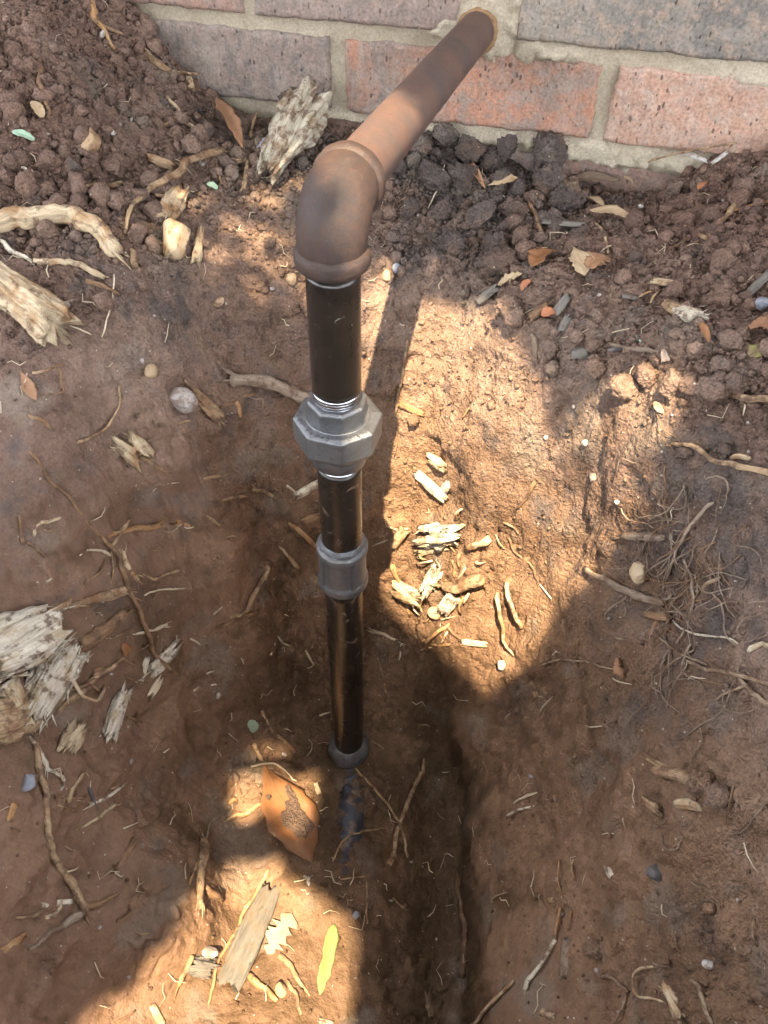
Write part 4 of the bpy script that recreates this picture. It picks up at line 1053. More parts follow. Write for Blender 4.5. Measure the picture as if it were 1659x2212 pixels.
root('root', [(150,1462),(160,1498),(185,1508),(208,1500),(226,1480)], 5, 3, PALE, 'curled pale root loop under the long tan root', arch=.012)
root('root', [(150,1490),(178,1474),(198,1480),(216,1492)], 4, 3, TAN, 'short bent root inside the curled pale loop', arch=.006)
chunk('torn_wood', (270,1490), (232,1590), 50, .4, WHITE, 'white fluffy wood scrap on the left hole wall', jag=.5, taper=(.7,1), sides=30, grain=.32)
chunk('torn_wood', (372,1405), (330,1450), 34, .3, WHITE, 'shredded white fibres at the end of the straight root', jag=1.4, sides=26, grain=.5)
chunk('torn_wood', (318,1420), (305,1470), 16, .4, WHITE, 'narrow white fibre scrap left of the shredded fibres', jag=1.0)
chunk('wood_chip', (345,1470), (325,1500), 24, .4, FIBRE, 'pale flaky scrap below the shredded white fibres', 'wood chip', jag=1.2)
chunk('root_knot', (165,1570), (140,1615), 48, .7, PALE, 'small ragged pale root knot below the long tan root', 'root', jag=.9)
root('root', [(214,1590),(212,1574),(222,1560)], 2.2, 1.2, BROWNR, 'tiny curled rootlet above the fluffy white scrap')
root('splinters', [(286,1370),(320,1363),(358,1350)], 3, 5, FIBRE, 'spray of pale splinters crossing the long straight root', fray=(0,8))
chunk('wood_chip', (198,1455), (228,1450), 22, .6, BROWNR, 'brown wood chip between long tan root and loop', 'wood chip')
leaf('leaf', (262,1388), (276,1415), 20, LEAF_O, 'small amber leaf scrap left of the straight root', shape='oval')
root('root', [(62,1590),(82,1620),(100,1662)], 5, 5, WHITE, 'white split rootlet under the long tan root', fray=(0,4))
root('twig', [(575,1222),(562,1250),(545,1275),(525,1315),(495,1332)], 6, 5, TAN, 'curved tan twig left of the coupling', 'twig', arch=.004, fray=(3,0))
root('stick', [(474,1353),(508,1340),(546,1323)], 5, 6, BROWNR, 'short brown stick at the foot of the curved twig', 'stick', fray=(2,0))
root('twig', [(600,1178),(618,1198),(646,1227)], 3, 4, PALE, 'pale pointed twig upper left of the coupling', 'twig')
root('stick', [(624,1128),(652,1155),(684,1182)], 5, 5, ORANGE, 'reddish stick leaning toward the coupling', 'stick')
chunk('wood_chip', (640,1070), (690,1040), 22, .6, WHITE, 'pale wood chip beside the pipe under the union', 'wood chip', jag=.9)
root('fibre', [(620,1048),(632,1058),(640,1064)], 3, 2, FIBRE, 'short white fibre beside the chip under the union', 'fibre')
chunk('wood_chip', (652,1125), (690,1108), 20, .7, BROWNR, 'brown wood chip beside the pipe above the coupling', 'wood chip')
root('twig', [(440,1036),(465,1028),(492,1024)], 4, 2.5, TAN, 'tan twig on the slope left of the lower nipple', 'twig', fray=(2,1))
root('twig', [(476,1081),(500,1074),(530,1071)], 4, 4, TAN, 'level tan twig below the one left of the nipple', 'twig', fray=(1,1))
root('twig', [(545,1055),(562,1062),(598,1079)], 5, 3, TAN, 'tan hooked twig nearer the pipe below the union', 'twig', fray=(3,0))
root('fibre', [(330,1061),(350,1046),(388,1042)], 1.6, 1.4, FIBRE, 'thin curved white fibre on the left slope', 'fibre')
chunk('wood_chip', (382,1128), (418,1136), 18, .4, ORANGE, 'orange splintery chip high on the left hole wall', 'wood chip', jag=1.2)
root('twig', [(437,1110),(455,1120),(474,1135)], 4, 3, TAN, 'small tan twig right of the orange splintery chip', 'twig')
root('stick', [(41,1112),(46,1145),(50,1176)], 5, 4, BROWNR, 'upright brown stick on the left hole wall near the edge', 'stick')
root('stick', [(58,1171),(75,1184),(96,1203)], 3, 4, BROWNR, 'slanting brown stick under the upright one', 'stick')
root('stick', [(73,1157),(82,1136),(105,1128),(132,1117)], 5, 3.5, PALE, 'bent pale stick right of the upright brown stick', 'stick')
stone('pebble', (470,1502), 14, 16, STONE_W, 'white speck of stone low on the left hole wall', 'pebble')
leaf('leaf', (536,1556), (552,1578), 22, LEAF_G, 'small teal green leaf scrap left of the riser foot', shape='oval')
root('twig', [(565,1535),(590,1580),(612,1600),(636,1626)], 4, 5, TAN, 'tan twig left of the riser foot', 'twig')
for px_, lab_ in (([(410,1379),(422,1385),(434,1393)], 'pale fibre right of the spray of splinters'), ([(445,1455),(455,1451),(464,1449)], 'pale fibre above the white speck on left wall'), ([(456,1480),(462,1478),(468,1479)], 'tiny pale fibre just over the white speck'),
  ([(584,1415),(590,1400),(594,1388)], 'upright pale fibre in the dark left of the riser'), ([(660,1405),(668,1420),(678,1436)], 'slanting pale fibre close left of the riser'), ([(600,1375),(612,1390),(628,1395)], 'bent pale fibre below the curved twig by the coupling'),
  ([(418,1492),(424,1487),(430,1482)], 'pale fibre left of the white speck on left wall'), ([(352,1626),(358,1622),(366,1617)], 'lowest pale fibre on the left hole wall'), ([(690,1546),(700,1542),(714,1538)], 'pale fibre touching the riser above its foot'),
  ([(520,1420),(524,1428),(526,1434)], 'tiny upright fibre under the short brown stick'), ([(480,1310),(470,1318),(462,1326)], 'pale fibre left of the curved twig top')):
    root('fibre', px_, 2.2, 1.6, FIBRE, lab_, 'fibre')
# long root low on the left wall and its neighbours
root('root', [(74,1600),(82,1660),(98,1716),(100,1788),(110,1850),(150,1908),(182,1970)], 6, 10, TAN, 'long tan root snaking down the lower left hole wall', sides=10, fray=(0,3))
root('root', [(98,1659),(126,1672),(136,1684),(130,1708)], 4, 3, WHITE, 'white hooked rootlet beside the top of the snaking root')
root('splinters', [(142,1735),(160,1700),(182,1668)], 6, 4, TAN, 'bundle of tan splinters right of the snaking root', fray=(3,6))
root('stick', [(192,1742),(225,1722),(254,1704)], 3.5, 4.5, WHITE, 'pale forked stick right of the splinter bundle', 'stick', fray=(1,4))
root('stick', [(170,1792),(205,1770),(250,1738)], 3, 5, PALE, 'pale pointed stick below the forked stick', 'stick', fray=(2,3))
root('twig', [(190,1700),(200,1725),(210,1748)], 3, 2, STONE_D, 'thin dark twig between the two pale sticks', 'twig')
chunk('wood_chip', (286,1822), (252,1875), 18, .6, BROWNR, 'brown feathery chip on the lower left hole wall', 'wood chip', jag=1.3, taper=(1.2,.4))
root('root', [(182,1960),(218,1952),(256,1930)], 10, 4, BROWNR, 'brown root tip at the foot of the snaking root', fray=(0,2))
root('root', [(66,2048),(115,2010),(180,1966)], 5, 12, GREYR, 'frayed grey root slanting left below the snaking root', fray=(6,2), sides=12)
chunk('splinter', (90,1955), (156,1947), 13, .5, WHITE, 'white flat splinter left of the snaking root foot', 'splinter', jag=.8)
root('root', [(34,1982),(60,1980),(92,1968)], 3, 4, TAN, 'thin tan root below the white flat splinter')
root('root', [(95,1982),(118,1976),(132,1942)], 5, 3, PALE, 'short pale bent root beside the white flat splinter')
chunk('wood_chip', (8,2052), (52,2020), 18, .5, ORANGE, 'orange and white splinter at the lower left edge', 'splinter', jag=1.3)
stone('stone', (60,1690), 36, 44, STONE_B, 'grey stone in the left hole wall beside the snaking root', rot=.5, sink=.4)
chunk('wood_chip', (32,1735), (20,1775), 18, .5, ORANGE, 'small rusty wood chip at the left edge', 'wood chip')
root('root', [(432,1818),(430,1860),(428,1905),(425,1966)], 10, 8, TAN, 'stout upright tan root at the left side of the floor', sides=10, fray=(4,5), lift=.9)
root('root', [(440,1818),(448,1792),(460,1770),(477,1756)], 3.5, 2, GREYR, 'thin grey tip rising from the stout upright root')
root('splinter', [(408,1912),(415,1888),(424,1862)], 3, 4, ORANGE, 'orange splinter beside the stout upright root', 'splinter', fray=(2,0))
root('root', [(436,1918),(458,1930),(480,1946)], 9, 5, BROWNR, 'pointed brown root stub right of the stout root', fray=(0,2))
# hole floor
lf, (A_, ax_, ln_, n_, sd_, wd_) = leaf('leaf', (566,1648), (672,1862), 118, LEAF_O, 'large orange brown leaf with dried mud on the hole floor', shape='drop', curl=.16, arch=.06, stem=.012, ragged=.03)
def crust(name, parent, org, centre, ux, uy, nz, rx, ry, seed, thick_=.0016):
    Rn, Cn = 7, 36; q = np.random.default_rng(seed); V_ = [centre + nz * thick_]
    rag = 1 + .28 * fbm(np.stack([np.cos(np.linspace(0, 6.283, Cn, endpoint=False)), np.sin(np.linspace(0, 6.283, Cn, endpoint=False)), np.full(Cn, seed)], 1), 2.3, 3, seed=seed)
    for i in range(1, Rn + 1):
        s_ = i / Rn
        for j in range(Cn):
            a = 2 * math.pi * j / Cn
            V_.append(centre + ux * rx * s_ * rag[j] * math.cos(a) + uy * ry * s_ * rag[j] * math.sin(a) + nz * (thick_ * math.sqrt(max(0, 1 - s_ ** 4)) + .0004 * q.normal() - (.0006 if i == Rn else 0)))
    F_ = [[0, 1 + j, 1 + (j + 1) % Cn] for j in range(Cn)]
    for i in range(Rn - 1):
        for j in range(Cn):
            a = 1 + i * Cn + j; b = 1 + i * Cn + (j + 1) % Cn; F_.append([a, a + Cn, b + Cn, b])
    V_ = np.array(V_); me = mesh_np(name, V_ - org, F_); set_soil(me, np.tile(SOIL_A * .75, (len(V_), 1)))
    o = obj(name, me, SOIL, parent); return o
top_ = .06 * wd_ + .0030
c_ = A_ + ax_ * ln_ * .63 + sd_ * wd_ * -.14 + n_ * (top_ * .95)
crust('mud_patch', lf, A_, c_, ax_, sd_, n_, ln_ * .21, wd_ * .55, 3, .0016)
crust('mud_patch', lf, A_, A_ + ax_ * ln_ * .42 + sd_ * wd_ * -.40 + n_ * (top_ + .001), ax_, sd_, n_, ln_ * .13, wd_ * .16, 5)
crust('mud_patch', lf, A_, A_ + ax_ * ln_ * .34 + sd_ * wd_ * .42 + n_ * top_, ax_, sd_, n_, ln_ * .03, wd_ * .11, 6, .0008)
root('stick', [(548,1607),(562,1632),(574,1650)], 5, 4, TAN, 'tan stick at the top of the large orange leaf', 'stick', fray=(1,2))
root('fibre', [(540,1658),(570,1652),(598,1655),(640,1690)], 2.6, 1.8, FIBRE, 'white rootlet lying across the top of the large orange leaf', 'root', lift=3.0)
root('root', [(490,1772),(525,1762),(548,1748),(572,1738)], 5, 6, ORANGE, 'orange root pointing at the large leaf from the left', fray=(2,2), arch=.004)
root('root', [(494,1737),(505,1728),(512,1731)], 5, 4, ORANGE, 'tiny orange root nub left of the large leaf')
root('root', [(520,1722),(536,1708),(552,1698)], 2, 2, TAN, 'hair thin orange rootlet left of the large leaf')
chunk('bark_piece', (588,1918), (494,2126), 66, .16, BARK, 'grey flat bark piece lying in the sun on the floor', 'bark', jag=.30, taper=(.8,1.05), up=.9, grain=.07, fibres=4)
root('root', [(582,1878),(566,1912),(545,1945),(520,1990),(500,2030),(478,2062),(468,2090),(450,2172)], 4, 2.5, ORANGE, 'long thin orange root along the grey bark piece', lift=1.2)
root('stick', [(385,2128),(398,2098),(414,2062)], 7, 7, ORANGE, 'short orange stick left of the grey bark piece', 'stick', fray=(2,1))
chunk('bark_chip', (412,2085), (456,2092), 44, .4, GREYCHIP, 'square grey chip beside the short orange stick', 'wood chip', jag=.5)
stone('pebble', (448,2056), 44, 22, STONE_G, 'flat grey pebble above the square grey chip', 'pebble', .1)
leaf('leaf_flake', (632,1975), (578,2062), 40, LEAF_C, 'ragged tan leaf flake right of the grey bark piece', shape='strip', ragged=.22, curl=.1)
leaf('grass_blade', (722,1996), (690,2150), 27, LEAF_Y, 'bright yellow green leaf strip on the sunlit floor', shape='strip', ragged=.06, curl=.18, arch=.2)
root('root', [(538,2108),(565,2130),(598,2163)], 9, 5, ORANGE, 'stubby orange root below the grey bark piece', fray=(1,1))
root('root', [(602,2064),(625,2088),(640,2112),(669,2152)], 7, 2.4, TAN, 'tapering tan root left of the yellow leaf strip')
root('root', [(620,2118),(636,2142),(644,2170),(650,2192)], 5, 4, TAN, 'bent tan root below the tapering one')
stone('pebble', (607,2140), 26, 34, STONE_T, 'smooth tan pebble between the stubby and bent roots', 'pebble', -.3)
chunk('splinter', (328,2172), (352,2214), 16, .5, PALE, 'pale splinter at the bottom edge on the sunlit floor', 'splinter')
root('twig', [(250,2208),(275,2196),(292,2182)], 3, 3, BROWNR, 'dark twig at the bottom edge on the sunlit floor', 'twig')
chunk('wood_chip', (690,2205), (720,2212), 14, .5, PALE, 'pale chip at the bottom edge below the yellow strip', 'wood chip')
stone('pebble', (666,1905), 9, 22, STONE_W, 'tiny white ring shaped chip below the large leaf', 'chip')
chunk('wood_chip', (682,1692), (690,1716), 10, .6, PALE, 'small pale chip between large leaf and riser', 'wood chip')
root('twig', [(768,1660),(800,1700),(830,1742),(858,1790),(880,1852)], 3, 3, TAN, 'long tan twig on the floor right of the riser foot', 'twig', arch=.006)
root('twig', [(917,1638),(905,1672),(893,1692),(870,1745),(853,1795),(850,1845)], 4.5, 4, TAN, 'thicker tan twig crossing the long one on the floor', 'twig', arch=.006)
root('twig', [(718,1862),(738,1826),(780,1800),(832,1789)], 1.8, 1.8, TAN, 'thin tan rootlet curving over the taped pipe', 'twig', arch=.008)
root('twig', [(735,1900),(770,1895),(800,1890)], 2, 1.5, TAN, 'short tan rootlet crossing the end of the taped pipe', 'twig')
chunk('wood_chip', (855,1840), (838,1868), 14, .4, TAN, 'tan splintered chip at the twigs lower ends', 'wood chip', jag=1.0)
root('stick', [(792,1900),(792,1950),(793,1996)], 2.4, 3, TAN, 'thin upright tan stick on the floor near the taped pipe', 'stick')
stone('pebble', (768,1978), 18, 18, STONE_B, 'little grey pebble on the shaded floor', 'pebble')
root('stick', [(995,1898),(1000,1945),(1006,2000),(1007,2060),(1004,2112)], 4, 6, BROWNR, 'long straight brown stick standing against the right hole wall', 'stick', fray=(4,0), lift=.9)
chunk('wood_chip', (922,2148), (930,2196), 20, .5, TAN, 'upright tan splinter on the dark floor bottom', 'splinter', jag=1.2)
root('twig', [(848,1940),(862,1955),(878,1966)], 2, 2, TAN, 'small tan rootlet on the dark floor', 'twig')
# sunlit back slope behind the pipe
chunk('split_stick', (902,1018), (966,1076), 27, .5, WHITE, 'bright split stick on the sunlit slope below the union', 'stick', jag=.5, up=.8)
chunk('wood_chip', (935,988), (962,1006), 26, .6, PALE, 'bright angular chip above the split stick in the sun', 'wood chip', jag=1.0, up=.9)
chunk('wood_chip', (958,1062), (972,1046), 18, .5, WHITE, 'tiny white chip right of the split stick', 'wood chip', jag=1.0)
chunk('torn_wood', (922,1156), (986,1150), 48, .5, WHITE, 'bright shredded wood tuft in the middle of the sun patch', jag=1.5, sides=34, rows=16, up=1.2, grain=.42)
chunk('splinter', (905,1194), (968,1180), 18, .5, PALE, 'bright splinters just below the shredded wood tuft', 'splinter', jag=1.8, up=1.2)
chunk('wood_chip', (848,1178), (880,1138), 24, .6, TAN, 'tan curled wood chip right of the coupling top', 'wood chip', jag=.6, up=.9)
root('twig', [(834,1134),(858,1142),(884,1140)], 3, 3, PALE, 'pale rootlet across the top of the curled chip', 'twig', lift=1.5)
root('stick', [(1013,1184),(1040,1170),(1064,1157)], 6, 9, PALE, 'short bright stick right of the shredded tuft', 'stick', lift=1.4, fray=(2,0))
chunk('wood_chunk', (862,1268), (905,1288), 40, .6, PALE, 'bright pale chunk right of the coupling bottom', jag=.9, up=.9)
root('root', [(848,1218),(862,1248),(878,1270)], 5, 6, ORANGE, 'orange root leading into the chunk by the coupling', fray=(2,0))
root('root', [(876,1282),(882,1308),(886,1332)], 4.5, 3, ORANGE, 'orange rootlet hanging below the chunk by the coupling')
chunk('splinter', (925,1278), (950,1232), 34, .5, WHITE, 'white upright splinters at the heart of the sun patch', 'splinter', jag=1.6, up=1.0, grain=.4)
root('root', [(966,1256),(1000,1262),(1030,1248),(1056,1240)], 9, 15, TAN, 'thick tan root piece right of the white splinters', sides=14, lift=1.6, fray=(4,0))
chunk('wood_chunk', (993,1282), (966,1314), 34, .7, WHITE, 'white block of wood under the thick tan root piece', jag=.6, up=1.2)
root('root', [(978,1210),(984,1226),(982,1246)], 4, 4, ORANGE, 'short orange root standing behind the thick root piece')
stone('pebble', (946,1322), 38, 30, STONE_T, 'tan stone beside the white block of wood', rot=.2)
root('root', [(1081,1274),(1094,1318),(1100,1345),(1104,1390),(1112,1416)], 5, 2, PALE, 'long pale root hanging in the sun, nearer the pipe', lift=2.0, arch=.008)
root('root', [(1101,1254),(1112,1290),(1128,1335),(1134,1352)], 5, 4, PALE, 'shorter pale root hanging right of the long one', lift=2.0, arch=.006)
root('root', [(1166,1262),(1178,1276),(1192,1294)], 1.8, 2, FIBRE, 'thin pale rootlet right of the two hanging roots')
root('root', [(1100,1160),(1110,1190),(1150,1225),(1165,1258)], 2.6, 2, BROWNR, 'thin brown root curving down the sunlit slope')
root('root', [(1088,1128),(1112,1140),(1120,1152)], 3, 3, TAN, 'short tan root hook at the top right of the sun patch')
root('root', [(972,1346),(948,1362),(930,1384),(925,1402)], 4, 4, ORANGE, 'orange bent root under the white wood block', arch=.006)
root('stick', [(890,1372),(912,1380),(928,1390)], 4, 4, TAN, 'tan stick at the foot of the orange bent root', 'stick')
root('stick', [(928,1392),(952,1393),(974,1391)], 3, 4, ORANGE, 'reddish tipped stick at the lower sun edge', 'stick')
root('splinters', [(900,1410),(918,1400),(934,1398)], 2.4, 2, PALE, 'pale crossed splinters at the lower sun edge', 'splinter', fray=(2,2))
chunk('wood_chip', (998,1384), (1050,1390), 14, .5, PALE, 'bright flat chips below the sun patch middle', 'wood chip', jag=1.2, up=1.4)
root('root', [(958,1345),(980,1372),(1002,1384)], 4, 3, BROWNR, 'brown root leading to the bright flat chips')
root('splinters', [(805,1360),(820,1368),(858,1382)], 5, 2.5, FIBRE, 'white frayed root tuft right of the riser', fray=(8,0))
root('root', [(868,1390),(866,1410),(861,1432)], 2, 1.4, FIBRE, 'pale rootlet hanging from the frayed root tuft')
root('root', [(815,1420),(828,1470),(838,1515)], 2.4, 2.2, TAN, 'long thin rootlet right of the riser', 'root')
root('root', [(880,735),(873,790),(862,850),(853,902)], 3, 3.5, TAN, 'tan root running up the sunlit slope edge behind pipe')
chunk('wood_chip', (862,868), (912,892), 16, .5, ORANGE, 'orange splinter at the shadow edge right of the union', 'splinter', jag=1.3)
root('root', [(858,905),(858,940),(852,985)], 2, 2, BROWNR, 'dark rootlet at the shadow edge right of the union')
root('twig', [(1000,905),(1008,890),(1015,880)], 2.4, 2, ORANGE, 'tiny orange rootlet in the upper sun patch', 'twig')
root('twig', [(1118,1098),(1140,1070),(1160,1040)], 3, 5, BROWNR, 'brown twig leaning on the right part of the sun patch', 'twig', lift=1.2)
stone('pebble', (1268,956), 18, 16, STONE_W, 'white pebble in the right hand sun patch', 'pebble')
stone('pebble', (1183,944), 10, 13, STONE_W, 'smaller white pebble left of the white pebble', 'pebble')
leaf('leaf_flake', (1420,868), (1440,892), 16, LEAF_C, 'pale flake on the crusty clod at right', shape='lance')
stone('pebble', (1085,1435), 18, 26, STONE_W, 'white chip at the lower tip of the sun patch', 'chip')
stone('pebble', (1336,1083), 12, 10, STONE_W, 'tiny white pebble right of the sun patch', 'pebble')
# soil knobs at the foot of the wall, right of the pipe
stone('soil_clod', (1178,352), 72, 86, SOIL, 'tall dark clod at the wall foot between two bricks', 'clod', 0, .1, 3, .2, lumps=.45)
stone('soil_clod', (1184,410), 66, 66, SOIL, 'crumbly clod catching sun below the tall dark clod', 'clod', 0, .1, 3, .2, lumps=.45)
stone('soil_clod', (1222,452), 74, 62, SOIL, 'pale crumbly clod right of the sun catching clod', 'clod', 0, .1, 3, .2, lumps=.45)
leaf('leaf', (1000,352), (1048,418), 16, LEAF_B, 'narrow brown curled leaf on the dark clods', shape='lance', curl=1.2)
leaf('leaf', (1056,412), (1118,396), 34, LEAF_C, 'cream leaf scrap on the dark clods by the wall', shape='drop', curl=.2)
leaf('leaf', (1218,400), (1338,404), 22, LEAF_D, 'long dark curved leaf along the wall foot', curl=.8, tilt=.5)
leaf('leaf', (1272,468), (1368,486), 40, LEAF_C, 'tan dead leaf below the dark curved leaf', curl=.25)
leaf('leaf', (1268,440), (1304,460), 20, LEAF_C, 'small tan leaf above the tan dead leaf', curl=.4)
leaf('leaf', (1342,395), (1366,418), 22, LEAF_C, 'square tan leaf scrap at the wall foot', shape='oval')
root('twig', [(1142,436),(1162,480),(1172,522)], 5, 5, BROWNR, 'upright brown twig left of the pale crumbly clod', 'twig')
chunk('wood_chip', (1172,490), (1258,498), 20, .4, GREYCHIP, 'grey flat chip below the pale crumbly clod', 'wood chip', jag=.5)
root('twig', [(1284,482),(1302,505),(1314,548)], 3, 2.6, TAN, 'tan twig hanging under the tan dead leaf', 'twig')
root('stick', [(1533,511),(1560,474),(1602,433)], 5, 6, TAN, 'tan stick with broken top at the upper right', 'stick', fray=(0,3))
root('root', [(1580,457),(1620,446),(1665,440)], 3, 5, ORANGE, 'orange root joining the tan stick from the right edge')
root('twig', [(1472,486),(1500,497),(1528,517)], 4, 6, TAN, 'brown husk left of the tan stick', 'twig')
root('twig', [(1446,540),(1466,528),(1484,516)], 2.6, 2.6, BROWNR, 'thin brown twig below the husk', 'twig')
chunk('white_strip', (1488,342), (1530,360), 14, .4, STONE_W, 'white curled strip at the wall foot, right', 'scrap', jag=.5)
chunk('white_strip', (1540,366), (1572,342), 12, .4, STONE_W, 'second white strip with ragged end at the wall foot', 'scrap', jag=1.0)
root('root', [(1400,352),(1470,330),(1540,320),(1592,310)], 2.4, 2, TAN, 'thin tan root lying along the wall under the salmon brick')
root('fibre', [(960,355),(950,395),(932,435),(914,466)], 1.4, 1.4, FIBRE, 'pale thread of grass on the dark clods right of the elbow', 'fibre')
stone('pebble', (1385,458), 12, 10, STONE_W, 'white speck on the red brown soil near the wall', 'pebble')
leaf('leaf_flake', (1512,424), (1528,408), 16, LEAF_R, 'small red flake on the soil near the wall', shape='oval')
# litter heap
leaf('leaf', (1150,585), (1195,552), 46, LEAF_O, 'orange curled leaf on top of the litter heap', shape='oval', curl=.5, ragged=.10)
leaf('leaf', (1238,545), (1262,606), 52, LEAF_C, 'cream pointed leaf at the top right of the litter heap', shape='drop', curl=.3)
leaf('leaf', (1268,590), (1312,568), 50, LEAF_B, 'brown leaf right of the cream leaf on the litter heap', shape='oval', curl=.2, ragged=.12)
stone('soil_clod', (1090,585), 92, 66, SOIL, 'pale lumpy clod at the top left of the litter heap', 'clod', 0, .1, 3, .2, lumps=.4)
chunk('wood_chip', (1035,655), (1080,622), 22, .4, GREYCHIP, 'dark grey chip at the left foot of the litter heap', 'wood chip', jag=.6)
leaf('leaf', (1120,655), (1105,690), 30, LEAF_C, 'greyish folded leaf in the middle of the litter heap', curl=.5)
chunk('wood_chip', (1148,690), (1185,662), 18, .4, BROWNR, 'brown chip at the right of the litter heap', 'wood chip', jag=.8)
chunk('wood_chip', (1205,682), (1230,646), 26, .4, GREYCHIP, 'dark grey upright chip right of the litter heap', 'wood chip', jag=.6)
chunk('wood_chip', (1215,722), (1232,690), 22, .4, GREYCHIP, 'lower dark grey chip right of the litter heap', 'wood chip', jag=.6)
leaf('leaf_flake', (1130,632), (1150,612), 20, LEAF_R, 'small red leaf flake on the litter heap', shape='oval')
leaf('leaf_flake', (1172,688), (1202,680), 26, LEAF_R, 'red brown leaf flake low on the litter heap', shape='oval')
leaf('leaf', (1080,622), (1132,598), 24, LEAF_C, 'tan shredded leaf near the orange curled leaf', curl=.3, ragged=.15)
stone('soil_clod', (1110,668), 60, 48, SOIL, 'sunlit crumbly clod at the foot of the litter heap', 'clod', 0, .1, 3, .2, lumps=.5)
stone('soil_clod', (1165,650), 62, 44, SOIL, 'sunlit crumbly clod in the right of the litter heap', 'clod', 0, .1, 3, .2, lumps=.5)
root('twig', [(1148,722),(1156,752),(1160,785)], 5, 5, GREYR, 'grey upright twig below the litter heap', 'twig')
root('twig', [(1162,784),(1172,760),(1184,722)], 2.4, 2, BROWNR, 'thin brown twig crossing the grey upright twig', 'twig')
# right rim
root('stick', [(1312,744),(1360,752),(1422,759)], 5, 5, GREYR, 'level grey twig on the crumbly right rim', 'stick')
root('fibre', [(1374,725),(1384,738),(1396,752)], 1.8, 1.8, LEAF_G, 'pale green straw leaning on the level grey twig', 'fibre')
stone('stone', (1440,776), 28, 38, STONE_G, 'upright grey white stone at the end of the level twig', rot=-.2, facet=.3)
stone('stone', (1336,762), 40, 14, STONE_D, 'flat dark glossy stone under the level twig', facet=.3)
chunk('wood_chip', (1240,766), (1278,766), 26, .4, GREYCHIP, 'dark square chip left of the level twig', 'wood chip', jag=.4)
chunk('wood_chunk', (1470,688), (1505,700), 44, .6, WHITE, 'white fluted wood piece on the right rim', jag=.5, grain=.12)
chunk('wood_chunk', (1440,672), (1468,690), 28, .8, TAN, 'tan stub left of the white fluted wood piece', jag=.5)
chunk('splinter', (1410,618), (1446,624), 22, .5, PALE, 'pale folded splinter on the right rim', 'splinter', jag=.8)
root('twig', [(1422,625),(1400,632),(1380,642)], 3, 2, PALE, 'pale twig left of the folded splinter', 'twig')
root('twig', [(1424,630),(1412,640),(1405,655)], 2.6, 2, PALE, 'pale short twig below the folded splinter', 'twig')
chunk('wood_chip', (1345,648), (1375,655), 14, .5, GREYCHIP, 'small grey chip left of the folded splinter', 'wood chip')
chunk('slate_stick', (1610,652), (1672,592), 20, .4, GREYCHIP, 'dark slate coloured stick at the right edge', 'stick', jag=.5)
stone('stone', (1645,676), 34, 32, STONE_B, 'bluish stone under the slate stick at the right edge', rot=.2)
leaf('leaf', (1612,720), (1668,730), 66, LEAF_B, 'broad red brown leaf at the right edge', shape='oval', curl=.2, ragged=.10)
leaf('leaf', (1508,706), (1528,748), 18, LEAF_O, 'narrow rust coloured leaf right of the fluted wood', curl=.5)
leaf('leaf', (1615,780), (1648,760), 30, LEAF_V, 'yellow olive leaf scrap at the right edge', shape='oval', ragged=.12)
root('twig', [(1560,600),(1575,640),(1590,660)], 4, 3, TAN, 'forked tan rootlet below the upper right stick', 'twig', fray=(2,2))
root('twig', [(1545,818),(1540,835),(1532,860)], 2.4, 2, TAN, 'thin upright tan rootlet on the right rim', 'twig')
leaf('leaf_flake', (1540,575), (1572,566), 26, LEAF_R, 'reddish flake on the right rim soil', shape='oval', ragged=.1)
root('root', [(1585,858),(1620,862),(1670,868)], 6, 9, TAN, 'tan root stub entering from the right edge', fray=(3,0))
root('root', [(1452,957),(1490,958),(1520,970),(1560,1000),(1600,1006),(1670,1024)], 4, 7, TAN, 'knobby forked tan root reaching from the right edge', fray=(1,0), arch=.006)
root('root', [(1580,990),(1600,986),(1622,992)], 5, 6, PALE, 'pale nub on the knobby forked root', 'root')
RIM = [(1555,790,48,44,'rounded grey brown clod below the narrow rust coloured leaf'),(1540,845,80,64,'widest crumbly clod on the right rim'),(1588,836,56,48,'clod with a pale glint right of the widest rim clod'),
 (1300,800,56,46,'leftmost sun touched clod under the dark square chip'),(1360,836,76,58,'sun touched crumbly clod under the level grey twig'),(1410,812,60,50,'clod touching the upright grey white stone from below'),
 (1455,830,70,52,'shaded clod between upright stone and widest rim clod'),(1500,760,40,34,'small clod left of the narrow rust coloured leaf'),(1290,690,34,26,'little clod between litter heap and grey chip')]
MOUND = [(100,362,66,46,'wide clod above the thick pale curved root'),(150,372,50,38,'clod beside the short level tan stick, left'),(240,372,56,50,'dark clod above the short level tan stick'),(170,420,72,52,'flat clod just under the short level tan stick'),
 (290,436,50,54,'clod inside the bend of the curved tan root'),(215,440,60,50,'clod between thick pale root and level tan stick'),(60,410,60,44,'clod resting above the thick pale root near left edge'),(330,470,54,60,'tall dark clod left of the pale angular chip'),
 (290,516,50,40,'clod left of the large rounded pale lump'),(410,330,44,50,'clod left of the brown lance leaf foot'),(100,420,40,34,'small clod wedged over the thick pale root'),(440,300,36,62,'narrow upright clod leaning on the lance leaf'),
 (20,395,44,36,'clod at the left edge above the thick pale root'),(365,402,56,40,'clod under the highest part of the curved tan root'),(140,345,40,34,'small reddish clod below the tan wood lump')]
